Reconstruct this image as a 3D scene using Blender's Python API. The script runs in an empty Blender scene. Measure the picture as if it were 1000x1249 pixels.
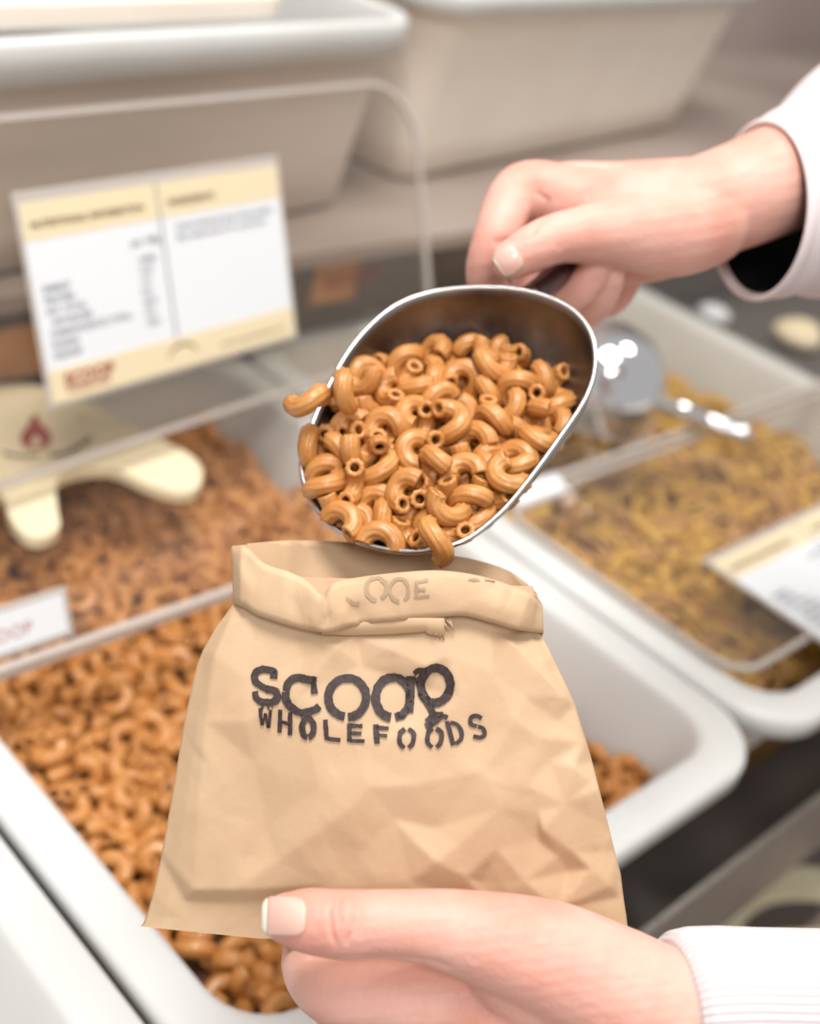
import bpy, bmesh, math, random
import numpy as np
from mathutils import Vector, Matrix, Quaternion
from mathutils.bvhtree import BVHTree
from mathutils.geometry import delaunay_2d_cdt
PI = math.pi
sc = bpy.context.scene
C = sc.collection
random.seed(7); rng = np.random.default_rng(7)

# ------------------------------------------------------------------ camera
# world: X along the row of bins, Y away from the customer, Z up; z = 0 is the rim of the bins
F = 1552.94
R = np.array([[0.71635802, 0.24208687, -0.65438913],
              [-0.6696277, 0.50204455, -0.54731163],
              [0.19603554, 0.83026816, 0.52175172]])
H = 0.5
cam_d = bpy.data.cameras.new('camera'); cam = bpy.data.objects.new('camera', cam_d); C.objects.link(cam)
cam.matrix_world = Matrix([[R[0][0], R[0][1], R[0][2], 0], [R[1][0], R[1][1], R[1][2], 0], [R[2][0], R[2][1], R[2][2], H], [0, 0, 0, 1]])
cam_d.lens = 50; cam_d.sensor_fit = 'HORIZONTAL'; cam_d.sensor_width = 50 * 1000 / F
cam_d.clip_start = 0.01
cam_d.dof.use_dof = True; cam_d.dof.focus_distance = 0.435; cam_d.dof.aperture_fstop = 6.2
sc.camera = cam

# ------------------------------------------------------------------ light
w = bpy.data.worlds.new('world'); sc.world = w; w.use_nodes = True
w.node_tree.nodes['Background'].inputs[0].default_value = (1.0, 0.98, 0.955, 1)
w.node_tree.nodes['Background'].inputs[1].default_value = 0.50
def area(name, loc, target, sx, sy, power, col):
    d = bpy.data.lights.new(name, 'AREA'); d.shape = 'RECTANGLE'; d.size = sx; d.size_y = sy
    d.energy = power; d.color = col
    o = bpy.data.objects.new(name, d); C.objects.link(o); o.location = loc
    o.rotation_euler = (Vector(target) - Vector(loc)).to_track_quat('-Z', 'Y').to_euler()
    return o
area('ceiling_panel_light', (0.1, 0.35, 2.1), (0.4, 0.3, 0), 0.8, 0.8, 37, (1, 0.985, 0.97))
area('ceiling_panel_light_behind', (-0.9, -0.9, 1.9), (0.4, 0.3, 0), 0.7, 0.7, 22, (1, 0.985, 0.97))
area('ceiling_lamp', (1.5, 0.3, 1.9), (0.6, 0.3, 0), 0.35, 0.35, 12, (1, 0.95, 0.88))
vs = sc.view_settings
vs.view_transform = 'Standard'; vs.look = 'None'; vs.gamma = 1; vs.use_curve_mapping = False
vs.exposure = 0.1

# ------------------------------------------------------------------ helpers
def ray(x, y): return R @ np.array([x - 500, -(y - 624.5), -F]) / F
def at(x, y, dep): return np.array([0, 0, H]) + ray(x, y) * dep      # a point of the place from image position and distance
def onz(x, y, z):
    q = ray(x, y); return np.array([0, 0, H]) + q * ((z - H) / q[2])
def camv(x, y, z): return R @ np.array([x, y, z])
def lin(c): return tuple((v / 12.92 if v <= .04045 else ((v + .055) / 1.055) ** 2.4) for v in c)
def rgb(r, g, b): return lin((r / 255, g / 255, b / 255)) + (1,)

def mat(name, col, rough=.5, metal=0, sss=0, ssr=(1, .4, .2), ssc=.003, noise=None, bump=None, coat=0, trans=0, spec=.5, alpha=1):
    m = bpy.data.materials.new(name); m.use_nodes = True
    nt = m.node_tree; b = nt.nodes['Principled BSDF']
    b.inputs['Base Color'].default_value = col; b.inputs['Roughness'].default_value = rough
    b.inputs['Metallic'].default_value = metal; b.inputs['Specular IOR Level'].default_value = spec
    b.inputs['Coat Weight'].default_value = coat; b.inputs['Transmission Weight'].default_value = trans
    b.inputs['Alpha'].default_value = alpha
    if sss:
        b.inputs['Subsurface Weight'].default_value = sss
        b.inputs['Subsurface Radius'].default_value = ssr; b.inputs['Subsurface Scale'].default_value = ssc
    tc = nt.nodes.new('ShaderNodeTexCoord')
    if noise:   # (scale, other colour, detail, contrast lo, hi, stretch)
        n = nt.nodes.new('ShaderNodeTexNoise'); n.inputs['Scale'].default_value = noise[0]; n.inputs['Detail'].default_value = noise[2]
        r = nt.nodes.new('ShaderNodeMapRange'); r.inputs[1].default_value = noise[3]; r.inputs[2].default_value = noise[4]
        mx = nt.nodes.new('ShaderNodeMix'); mx.data_type = 'RGBA'
        mx.inputs[6].default_value = col; mx.inputs[7].default_value = noise[1]
        src = tc.outputs['Object']
        if len(noise) > 5:
            mp = nt.nodes.new('ShaderNodeMapping'); mp.inputs['Scale'].default_value = noise[5]
            nt.links.new(src, mp.inputs[0]); src = mp.outputs[0]
        nt.links.new(src, n.inputs[0]); nt.links.new(n.outputs[0], r.inputs[0])
        nt.links.new(r.outputs[0], mx.inputs[0]); nt.links.new(mx.outputs[2], b.inputs['Base Color'])
    if bump:    # (scale, strength, distance)
        n2 = nt.nodes.new('ShaderNodeTexNoise'); n2.inputs['Scale'].default_value = bump[0]; n2.inputs['Detail'].default_value = 5
        bp = nt.nodes.new('ShaderNodeBump'); bp.inputs['Strength'].default_value = bump[1]; bp.inputs['Distance'].default_value = bump[2]
        nt.links.new(tc.outputs['Object'], n2.inputs[0]); nt.links.new(n2.outputs[0], bp.inputs['Height']); nt.links.new(bp.outputs[0], b.inputs['Normal'])
    return m

def clear(name, tint, haze=.0, hazecol=(.8, .75, .7, 1), gl=1.0):
    """thin clear acrylic: passes light straight through, mirrors by fresnel, with a little milky haze"""
    m = bpy.data.materials.new(name); m.use_nodes = True; nt = m.node_tree; nt.nodes.clear()
    o = nt.nodes.new('ShaderNodeOutputMaterial'); t = nt.nodes.new('ShaderNodeBsdfTransparent'); t.inputs[0].default_value = tint
    g = nt.nodes.new('ShaderNodeBsdfGlossy'); g.inputs['Roughness'].default_value = .08
    d = nt.nodes.new('ShaderNodeBsdfDiffuse'); d.inputs[0].default_value = hazecol
    fr = nt.nodes.new('ShaderNodeFresnel'); fr.inputs[0].default_value = 1.45
    mu = nt.nodes.new('ShaderNodeMath'); mu.operation = 'MULTIPLY'; mu.inputs[1].default_value = gl
    a = nt.nodes.new('ShaderNodeMixShader'); a.inputs[0].default_value = haze
    b = nt.nodes.new('ShaderNodeMixShader')
    nt.links.new(t.outputs[0], a.inputs[1]); nt.links.new(d.outputs[0], a.inputs[2])
    ge = nt.nodes.new('ShaderNodeNewGeometry'); inv = nt.nodes.new('ShaderNodeMath'); inv.operation = 'SUBTRACT'; inv.inputs[0].default_value = 1
    nt.links.new(ge.outputs['Backfacing'], inv.inputs[1]); fb_ = nt.nodes.new('ShaderNodeMath'); fb_.operation = 'MULTIPLY'
    nt.links.new(fr.outputs[0], fb_.inputs[0]); nt.links.new(inv.outputs[0], fb_.inputs[1])      # only the upper face mirrors
    nt.links.new(fb_.outputs[0], mu.inputs[0]); nt.links.new(mu.outputs[0], b.inputs[0])
    nt.links.new(a.outputs[0], b.inputs[1]); nt.links.new(g.outputs[0], b.inputs[2]); nt.links.new(b.outputs[0], o.inputs[0])
    return m

def mesh(name, verts, faces, m, smooth=True):
    me = bpy.data.meshes.new(name); me.from_pydata([tuple(map(float, v)) for v in verts], [], [tuple(map(int, f)) for f in faces])
    if m: me.materials.append(m)
    if smooth: me.polygons.foreach_set('use_smooth', [True] * len(me.polygons))
    me.update(); return me
def obj(name, me, parent=None):
    o = bpy.data.objects.new(name, me); C.objects.link(o)
    if parent: o.parent = parent; o.matrix_parent_inverse = Matrix.Translation(parent.location).inverted()
    return o
def thing(name, label, cat, loc, group=None):
    o = bpy.data.objects.new(name, None); C.objects.link(o); o.location = [float(v) for v in loc]; o.empty_display_size = .02
    return tag(o, label, cat, group)
def tag(o, label, cat, group=None, kind=None):
    o['label'] = label; o['category'] = cat
    if group: o['group'] = group
    if kind: o['kind'] = kind
    return o
def struct(o, label=None):
    o['kind'] = 'structure'
    if label: o['label'] = label
    return o
def origin(o, p):
    """move the origin of a mesh object to p, geometry stays"""
    p = Vector([float(v) for v in p]); o.data.transform(Matrix.Translation(-p)); o.location = p
    return o
def bm_mesh(name, bm, m, smooth=False):
    me = bpy.data.meshes.new(name); bm.normal_update(); bm.to_mesh(me); bm.free()
    if m: me.materials.append(m)
    if smooth: me.polygons.foreach_set('use_smooth', [True] * len(me.polygons))
    return me
def box(name, lo, hi, m, bev=.001, seg=2):
    bm = bmesh.new(); bmesh.ops.create_cube(bm, size=1)
    for v in bm.verts:
        for k in range(3): v.co[k] = lo[k] + (v.co[k] + .5) * (hi[k] - lo[k])
    if bev: bmesh.ops.bevel(bm, geom=bm.edges[:], offset=bev, segments=seg, affect='EDGES', profile=.5)
    return bm_mesh(name, bm, m)
def loft(rings, closed=True, cap0=False, cap1=False):
    """rings: list of equal-length point lists -> verts, faces"""
    n = len(rings[0]); V = [p for r in rings for p in r]; Fs = []
    for i in range(len(rings) - 1):
        for j in range(n if closed else n - 1):
            a = i * n + j; b = i * n + (j + 1) % n; Fs.append((a, b, b + n, a + n))
    if cap0: Fs.append(tuple(range(n))[::-1])
    if cap1: Fs.append(tuple(range((len(rings) - 1) * n, len(rings) * n)))
    return V, Fs
def spline(P, n, closed=False):
    P = np.array(P, float); k = len(P); out = []
    segs = k if closed else k - 1
    for i in range(n):
        t = i / (n if closed else n - 1) * segs; s = min(int(t), segs - 1); u = t - s
        if closed: p0, p1, p2, p3 = P[(s - 1) % k], P[s % k], P[(s + 1) % k], P[(s + 2) % k]
        else: p0, p1, p2, p3 = P[max(s - 1, 0)], P[s], P[s + 1], P[min(s + 2, k - 1)]
        out.append(.5 * (2 * p1 + (p2 - p0) * u + (2 * p0 - 5 * p1 + 4 * p2 - p3) * u * u + (3 * p1 - p0 - 3 * p2 + p3) * u ** 3))
    return np.array(out)
def tube(path, rads, n=14, caps=True):
    """round tube along a path; rads one per point"""
    P = np.array(path, float); T = np.gradient(P, axis=0); T /= np.linalg.norm(T, axis=1)[:, None]
    a = np.cross(T[0], [0.3, .2, 1]); a /= np.linalg.norm(a); rings = []
    for i in range(len(P)):
        a = a - T[i] * (a @ T[i]); a /= np.linalg.norm(a); b = np.cross(T[i], a)
        rings.append([P[i] + rads[i] * (math.cos(q) * a + math.sin(q) * b) for q in np.linspace(0, 2 * PI, n, endpoint=False)])
    return loft(rings, True, caps, caps)
def text_mesh(s, size, m, M, name='lettering', bold=0):
    cu = bpy.data.curves.new('t', 'FONT'); cu.body = s; cu.size = size; cu.offset = bold; cu.resolution_u = 2
    o = bpy.data.objects.new('t', cu); C.objects.link(o); bpy.context.view_layer.update()
    me = bpy.data.meshes.new_from_object(o.evaluated_get(bpy.context.evaluated_depsgraph_get()))
    bpy.data.objects.remove(o); bpy.data.curves.remove(cu); me.transform(M)
    me.materials.clear(); me.materials.append(m); me.name = name
    return me
def join(name, meshes, m, smooth=False):
    bm = bmesh.new()
    for a in meshes: bm.from_mesh(a)
    return bm_mesh(name, bm, m, smooth)

# ------------------------------------------------------------------ materials
M_white = mat('white_plastic', rgb(214, 215, 213), .3, sss=.3, ssr=(1, .97, .94), ssc=.01, noise=(9, rgb(207, 206, 202), 2, .3, .8))
M_frost = mat('frosted_plastic', rgb(244, 233, 220), .42, sss=.3, ssr=(1, .9, .8), ssc=.01, noise=(6, rgb(234, 221, 207), 3, .35, .75))
M_greybin = mat('dark_grey_plastic', rgb(92, 88, 86), .5)
M_steel = mat('brushed_steel', rgb(165, 160, 155), .38, 1, noise=(5, rgb(140, 134, 128), 3, .3, .7, (60, 60, 1)))
M_deck = mat('dark_shelf', rgb(66, 58, 54), .6, noise=(12, rgb(84, 75, 70), 3, .3, .7))
M_frost2 = mat('taupe_frosted_plastic', rgb(222, 209, 198), .42, sss=.2, ssr=(1, .9, .8), ssc=.01, noise=(7, rgb(202, 188, 177), 3, .35, .75, (.3, 1, 3)))
M_riser = mat('taupe_panel', rgb(164, 150, 140), .6, noise=(3, rgb(128, 114, 105), 2, .3, .7))
M_wall = mat('taupe_wall', rgb(168, 152, 146), .7, noise=(2, rgb(150, 134, 128), 2, .3, .7))
M_clear = clear('clear_acrylic', (.98, .975, .965, 1), .012, gl=.7)
M_smoke = clear('hazy_acrylic', (.95, .935, .915, 1), .035, (.66, .58, .52, 1), gl=.7)
M_edge = mat('polished_acrylic_edge', rgb(205, 196, 188), .25, sss=.3, ssr=(1, 1, 1), alpha=.75)
M_pasta = mat('wholemeal_pasta', rgb(184, 122, 60), .4, sss=.12, ssr=(1, .5, .2), ssc=.002, noise=(160, rgb(206, 146, 84), 4, .35, .75), bump=(900, .25, .0004), coat=.15)
M_pasta_low = mat('wholemeal_gap_shade', rgb(92, 52, 24), .6, noise=(120, rgb(84, 48, 22), 4, .35, .65))  # darker copy of the pasta: shade of the gaps put into the colour
M_yel = mat('yellow_pasta', rgb(226, 186, 92), .42, sss=.2, ssr=(1, .6, .2), ssc=.002, noise=(100, rgb(214, 168, 82), 3, .35, .7))
M_tan = mat('tan_pasta', rgb(208, 164, 106), .45, sss=.2, ssr=(1, .6, .3), ssc=.002, noise=(100, rgb(186, 138, 84), 3, .35, .7))
M_yel_low = mat('yellow_gap_shade', rgb(130, 90, 38), .6, noise=(100, rgb(80, 54, 24), 3, .35, .65))  # dark copy of the yellow pasta, gap shade painted into it
M_cream = mat('cream_card', rgb(228, 214, 180), .6)
M_paper_w = mat('white_card', rgb(226, 229, 232), .45)
M_band = mat('cream_print', rgb(228, 212, 176), .5)
M_kraftlab = mat('orange_label', rgb(205, 148, 88), .6, noise=(60, rgb(190, 130, 72), 3, .3, .7))
M_ink = mat('black_ink', rgb(48, 36, 34), .6, noise=(700, rgb(74, 56, 50), 3, .45, .75))
M_inkgrey = mat('grey_ink', rgb(140, 142, 146), .6)
M_inktext = mat('table_ink', rgb(140, 143, 150), .6)
M_inkred = mat('red_ink', rgb(150, 52, 44), .6)
M_fadered = mat('faded_red_ink', rgb(190, 132, 120), .6)
M_inkbrown = mat('brown_ink', rgb(92, 64, 40), .6)
M_fade = mat('faded_ink', rgb(166, 140, 112), .75)
M_kraft = mat('kraft_paper', rgb(204, 173, 139), .6, noise=(34, rgb(194, 161, 127), 5, .35, .7), bump=(420, .18, .0006), spec=.35)
M_scoop = mat('worn_darkened_aluminium', rgb(136, 134, 134), .38, 1, noise=(38, rgb(88, 86, 86), 5, .4, .7), bump=(90, .08, .0008))  # base colour darkened to stand for dark reflections in the metal
M_rim = mat('bright_rim', rgb(205, 203, 200), .25, 1)
M_handle = mat('dark_handle_metal', rgb(112, 104, 108), .3, 1)
M_chrome = mat('polished_chrome', rgb(225, 225, 228), .1, 1)
M_skin = mat('skin', rgb(226, 176, 161), .42, sss=.35, ssr=(1, .35, .2), ssc=.005, noise=(26, rgb(217, 150, 132), 3, .4, .72), bump=(480, .45, .0008), spec=.25)
M_nail = mat('nail', rgb(236, 188, 172), .25, sss=.3, ssr=(1, .5, .4), ssc=.002, coat=.3)
M_nailtip = mat('nail_tip', rgb(250, 236, 214), .3, sss=.3, ssr=(1, .9, .8), ssc=.002)
M_knit = mat('white_knit', rgb(212, 203, 203), .85, sss=.1, ssr=(1, 1, 1), ssc=.002, bump=(1500, .35, .0006), spec=.2)
M_sweat = mat('pale_sweatshirt', rgb(222, 210, 209), .85, bump=(1200, .3, .0005), spec=.2)
M_sleeve_in = mat('black_sleeve_inside', rgb(14, 12, 14), .9, spec=.1)  # black layer set inside the sleeve, back from its opening
# ------------------------------------------------------------------ setting
DECK = -.137
o = obj('floor', box('floor', (-3, -3, -1.0), (5, 5, -.96), M_wall, 0)); struct(o)
o = obj('trim_1', box('trim_1', (-1.2, .205, DECK - .012), (2.9, .80, DECK), M_deck)); struct(o, 'dark shelf deck under the bins')
o = obj('trim_2', box('trim_2', (-1.2, .199, -.175), (2.9, .2045, -.092), M_steel, .001)); struct(o, 'brushed steel front rail of the shelf')
o = obj('trim_3', box('trim_3', (-1.2, -.12, -.33), (2.9, .196, -.315), M_riser)); struct(o, 'lower ledge below the shelf')
o = obj('wall_back_lower', box('wall_back_lower', (-1.2, .86, -.33), (2.9, .88, .085), M_riser)); struct(o)
o = obj('trim_4', box('trim_4', (-1.2, .76, .087), (2.9, 1.3, .101), M_riser)); struct(o, 'upper shelf board carrying the storage bins')
o = obj('wall_back', box('wall_back', (-1.4, 1.3, -.95), (4.2, 1.34, 1.6), M_wall)); struct(o)

# ------------------------------------------------------------------ bins
def rrect(x0, x1, y0, y1, r, z, n=8):
    out = []
    for cx, cy, a in ((x1 - r, y1 - r, 0), (x0 + r, y1 - r, 90), (x0 + r, y0 + r, 180), (x1 - r, y0 + r, 270)):
        for k in range(n + 1):
            q = math.radians(a + 90 * k / n); out.append((cx + r * math.cos(q), cy + r * math.sin(q), z))
    return out
def bin_meshes(x0, x1, y0, y1, top, depth, m, lip=.028, taper=.035, r=.05, skirt=.016):
    def ins(d, z, rr=None): return rrect(x0 + d, x1 - d, y0 + d, y1 - d, max((rr or r) - d * .6, .012), z)
    outer = [ins(.003, top - skirt), ins(0, top - skirt + .001), ins(0, top - .004), ins(.0015, top - .001), ins(.004, top), ins(lip - .006, top), ins(lip - .002, top - .001),
             ins(lip, top - .005)]
    T = lip + taper
    inner = [ins(lip + taper * k, top - depth * k + (.004 if k == 1 else 0)) for k in (.15, .3, .5, .7, .85, .97)] + [ins(T + .012, top - depth + .003)]
    rim = loft(outer + inner, True, False, True)
    out = [ins(.0035, top - skirt), ins(lip - .004, top - .014)] + [ins(lip - .003 + taper * k, top - depth * k) for k in (.2, .5, .8, .97)] + [ins(T + .008, top - depth)]
    body = loft(out, True, False, True)
    return rim, body
def make_bin(name, label, x0, x1, y0, y1, top, depth, m, group=None, lip=.028, taper=.035, bodym=None, skirt=.016):
    t = thing(name, label, 'bin', ((x0 + x1) / 2, (y0 + y1) / 2, top - depth), group)
    a, b = bin_meshes(x0, x1, y0, y1, top, depth, m, lip, taper, skirt=skirt)
    obj('rim_and_basin', mesh('rim_and_basin', *a, m), t); obj('outer_wall', mesh('outer_wall', *b, bodym or m), t)
    return t
BY0, BY1 = .212, .815
make_bin('food_bin', 'empty white plastic bin at the lower left corner, beside the brown pasta bin', -.21, .229, BY0, BY1, 0, .135, M_white)
make_bin('food_bin', 'white plastic bin full of brown corkscrew pasta behind the paper bag', .234, .662, BY0, BY1, 0, .135, M_white)
make_bin('food_bin', 'wide white plastic bin of yellow and tan twisted pasta on the right', .668, 1.222, BY0, BY1, 0, .135, M_white, bodym=M_frost)
make_bin('food_bin', 'dark grey bin at the right edge beyond the yellow pasta bin', 1.232, 1.70, BY0, BY1, -.012, .12, M_greybin)
# upper tier
UZ = .1015
ub = [make_bin('storage_bin', 'frosted storage bin with a thick white rim on the upper shelf, above the nutrition card', .24, .852, .815, 1.2, UZ + .178, .178, M_white, taper=.022, lip=.014, bodym=M_frost2, skirt=.030),
      make_bin('storage_bin', 'frosted cream storage bin on the upper shelf, above the hand with the scoop', .876, 1.575, .815, 1.2, UZ + .198, .198, M_white, taper=.04, lip=.014, bodym=M_frost, skirt=.022)]
t = thing('bin_lid', 'flat beige lid resting on the left storage bin at the top edge', 'lid', (.5, .99, UZ + .179))
obj('panel', mesh('panel', *loft([rrect(.23, .70, .835, 1.18, .04, z) for z in (UZ + .179, UZ + .191, UZ + .194)], True, True, True), M_frost, False), t)
obj('raised_centre', mesh('raised_centre', *loft([rrect(.27, .66, .875, 1.14, .03, z) for z in (UZ + .194, UZ + .204)], True, False, True), M_frost, False), t)
YAW = math.radians(8.5); piv = Vector((.838, .812, 0))
for o in ub + [t]:
    o.location = piv + Matrix.Rotation(YAW, 3, 'Z') @ (o.location - piv); o.rotation_euler.z = YAW

# ------------------------------------------------------------------ acrylic
t = thing('acrylic_cover', 'clear acrylic cover lying across the back half of the bins', 'cover', (.7, .65, .004))
obj('sheet', box('sheet', (.03, .5035, .004), (1.72, .80, .0075), M_clear, 0), t)
o = obj('front_edge', box('front_edge', (.03, .498, .002), (1.72, .5035, .010), M_edge, .0008), t)
# flipped up lid above the brown pasta bin
LR_ = Matrix.Rotation(math.radians(7), 4, 'Z') @ Matrix.Rotation(math.atan2(.937, .35), 4, 'X')
LM = Matrix.Translation((.3, .625, .035)) @ LR_
def lidpt(x, s, off=0):   # s along the leaning sheet from its foot
    return LM @ Vector((x - .3, s, -off if 0 else off))
def lid_outline(x0, x1, s1, r, inset=0):
    pts = [(x0 + inset, inset), (x1 - inset, inset)]
    rr = r - inset
    for k in range(11):
        q = PI / 2 * k / 10; pts.append((x1 - inset - rr + rr * math.cos(q), s1 - inset - rr + rr * math.sin(q)))
    for k in range(11):
        q = PI / 2 + PI / 2 * k / 10; pts.append((x0 + inset + rr + rr * math.cos(q), s1 - inset - rr + rr * math.sin(q)))
    return pts
LID = (.215, .800, .226, .06)
t = thing('hinged_cover', 'clear round-cornered acrylic lid flipped up behind the nutrition card', 'cover', lidpt(.48, 0))
ol = lid_outline(*LID)
obj('sheet', mesh('sheet', *loft([[lidpt(x, s, 0) for x, s in ol], [lidpt(x, s, .003) for x, s in ol]], True, True, True), M_smoke, False), t)
il = lid_outline(*LID, .004)
rings = []
for A, off in ((il, -.0005), (ol, -.0005), (ol, .0035), (il, .0035)): rings.append([lidpt(x, s, off) for x, s in A])
obj('polished_edge', mesh('polished_edge', *loft(rings + [rings[0]]), M_edge, False), t)
o = obj('hinge', mesh('hinge', *tube([lidpt(.215, -.002), lidpt(.80, -.002)], [.0025, .0025], 10), M_smoke), t)
for x in (.24, .74):
    p = lidpt(x, -.002); obj('hinge_foot', box('hinge_foot', (x - .012, p.y - .01, .0076), (x + .012, p.y + .01, .031), M_edge, .002), t)
# closed lid over the yellow pasta bin
t = thing('hinged_cover', 'closed clear acrylic lid over the front of the yellow pasta bin', 'cover', (.94, .37, .003))
LR = [(.69, .262), (1.20, .262), (1.20, .494), (.69, .494)]
bm = bmesh.new()
rings = [rrect(.69, 1.205, .262, .494, .03, z) for z in (.002, .005)]
obj('sheet', mesh('sheet', *loft(rings, True, True, True), M_smoke, False), t)
ro, ri = rrect(.69, 1.205, .262, .494, .03, .0015), rrect(.694, 1.201, .266, .49, .028, .0015)
up = lambda r, z: [(a, b, z) for a, b, _ in r]
obj('polished_edge', mesh('polished_edge', *loft([ri, ro, up(ro, .0057), up(ri, .0057), ri]), M_edge, False), t)

# ------------------------------------------------------------------ nutrition cards
def card(t, O, ux, uy, wd, ht, full=True):
    """card in the plane O + ux*a + uy*b (b up), n toward the reader"""
    ux, uy = Vector(ux).normalized(), Vector(uy).normalized(); n = ux.cross(uy)
    def M(a, b, off): 
        p = Vector(O) + ux * a + uy * b + n * off
        return Matrix(((ux.x, uy.x, n.x, p.x), (ux.y, uy.y, n.y, p.y), (ux.z, uy.z, n.z, p.z), (0, 0, 0, 1)))
    def slab(a0, b0, a1, b1, z0, z1, m, name, bev=0):
        me = box(name, (a0, b0, z0), (a1, b1, z1), m, bev); me.transform(M(0, 0, 0)); return me
    obj('acrylic_holder', slab(-.003, -.003, wd + .003, ht + .007, -.0012, .0, M_edge, 'acrylic_holder', .0005), t)
    obj('card_sheet', slab(0, 0, wd, ht, .0001, .0006, M_paper_w, 'card_sheet'), t)
    hb = .135 * ht; fb = .17 * ht
    obj('header_band', slab(0, ht - hb - .006, wd, ht, .0006, .0009, M_band, 'header_band'), t)
    obj('footer_band', slab(0, 0, wd, fb, .0006, .0009, M_band, 'footer_band'), t)
    obj('divider_line', slab(wd * .48, fb, wd * .488, ht, .0009, .001, M_inkgrey, 'divider_line'), t)
    obj('header_lettering', join('header_lettering', [text_mesh('NUTRITIONAL INFORMATION', ht * .052, M_ink, M(wd * .025, ht - hb * .95, .0011), bold=.0002),
        text_mesh('INGREDIENTS', ht * .055, M_ink, M(wd * .52, ht - hb * .95, .0011), bold=.0002)], M_inkbrown), t)
    rows = ['ENERGY', 'PROTEIN', 'FAT, TOTAL', '  SATURATED', 'CARBOHYDRATE, TOTAL', 'SUGARS', 'SODIUM']
    vals = ['1460kJ', '12.5g', '1.9g', '0.4g', '65.0g', '3.2g', '12mg']
    ms = [text_mesh('per 100g', ht * .055, M_ink, M(wd * .36, ht * .70, .0010), bold=.0002)]
    for k, (a, b) in enumerate(zip(rows, vals)):
        y = ht * (.56 - k * .056)
        ms.append(text_mesh(a, ht * .045, M_ink, M(wd * .03, y, .0010), bold=.0002)); ms.append(text_mesh(b, ht * .045, M_ink, M(wd * .375, y + ht * .05, .0010), bold=.0002))
    ms.append(text_mesh('Organic wholemeal durum wheat semolina.', ht * .042, M_ink, M(wd * .54, ht * .745, .0010), bold=.0002))
    ms.append(text_mesh('May contain traces of egg, soy and nuts.', ht * .042, M_ink, M(wd * .54, ht * .69, .0010), bold=.0002))
    obj('table_lettering', join('table_lettering', ms, M_inktext), t)
    obj('logo_lettering', join('logo_lettering', [text_mesh('SCOOP', ht * .095, M_ink, M(wd * .05, fb * .42, .0011), bold=.0005),
        text_mesh('WHOLEFOODS', ht * .04, M_ink, M(wd * .055, fb * .2, .0011), bold=.0001)], M_inkred), t)
    obj('footer_lettering', text_mesh('www.scoopwholefoods.com', ht * .045, M_inkbrown, M(wd * .66, fb * .3, .0011), 'footer_lettering'), t)
    arc = [(wd * .5 + .014 * math.cos(q), fb * .25 + .011 * math.sin(q)) for q in np.linspace(.3, PI - .3, 14)]
    V, Fs = [], []
    for i, (a, b) in enumerate(arc):
        for s in (-.001, .001): V.append(M(a, b + s, .0011) @ Vector((0, 0, 0)))
    Fs = [(2 * i, 2 * i + 2, 2 * i + 3, 2 * i + 1) for i in range(len(arc) - 1)]
    obj('emblem_arc', mesh('emblem_arc', V, Fs, M_inkbrown), t)
cO = lidpt(.394, .045, .009)
t = thing('nutrition_card', 'white and cream nutrition card in a clear holder on the flipped-up lid', 'card', cO)
card(t, cO, LR_ @ Vector((1, 0, 0)), LR_ @ Vector((0, 1, 0)), .226, .128)
t = thing('nutrition_card', 'nutrition card lying flat on the closed lid at the right edge', 'card', (.79, .225, .008))
card(t, (.784, .232, .0075), (1, 0, 0), (.03, 1, 0), .243, .125)
# little label holders on the cover edge
def label_block(label, x0, x1, y0, z0, h, lean=.4, lettering=None):
    t = thing('label_holder', label, 'label', ((x0 + x1) / 2, y0, z0))
    me = box('acrylic_block', (x0, -.001, 0), (x1, .004, h), M_edge, .0008)
    M = Matrix.Translation((0, y0, z0)) @ Matrix.Rotation(-lean, 4, 'X'); me.transform(M); obj('acrylic_block', me, t)
    me = box('paper_strip', (x0 + .004, -.0016, .004), (x1 - .004, -.0011, h - .003), M_paper_w, 0); me.transform(M); obj('paper_strip', me, t)
    if lettering:
        obj('lettering', text_mesh(lettering, h * .36, M_fadered, M @ Matrix.Translation((x0 + .008, -.002, h * .35)) @ Matrix.Rotation(PI / 2, 4, 'X')), t)
label_block('small clear label holder on the cover edge, above the brown pasta at the left', .262, .331, .506, .0105, .03, lettering='SCOOP')
label_block('small white label on the cover edge beside the scoop, over the yellow pasta', .70, .765, .480, .0062, .022, 1.2)
# ------------------------------------------------------------------ held scoop
def sdep(x, y): return .4935 - (y - 510) * 2.0e-4 - (x - 550) * .55e-4
RIM = [(580, 351), (520, 358), (475, 378), (432, 420), (398, 478), (372, 545), (368, 575), (378, 607), (402, 640), (440, 662), (498, 673), (560, 662), (604, 632),
       (640, 592), (682, 535), (715, 484), (726, 442), (718, 402), (690, 373), (640, 355)]
rimP = spline([at(x, y, sdep(x, y)) for x, y in RIM], 96, True)
rimC = rimP.mean(0)
_u, _s, _vt = np.linalg.svd(rimP - rimC); sn = _vt[2]
if sn @ (np.array([0, 0, H]) - rimC) < 0: sn = -sn             # rim normal, towards the viewer
backP, lipP = at(612, 353, sdep(612, 353)), at(470, 670, sdep(470, 670))
ax = lipP - backP; ax -= sn * (ax @ sn); AL = np.linalg.norm(ax); ax /= AL
sideV = np.cross(sn, ax)
SD = .040                                                     # depth of the bowl
cen = backP + ax * AL * .40
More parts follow.
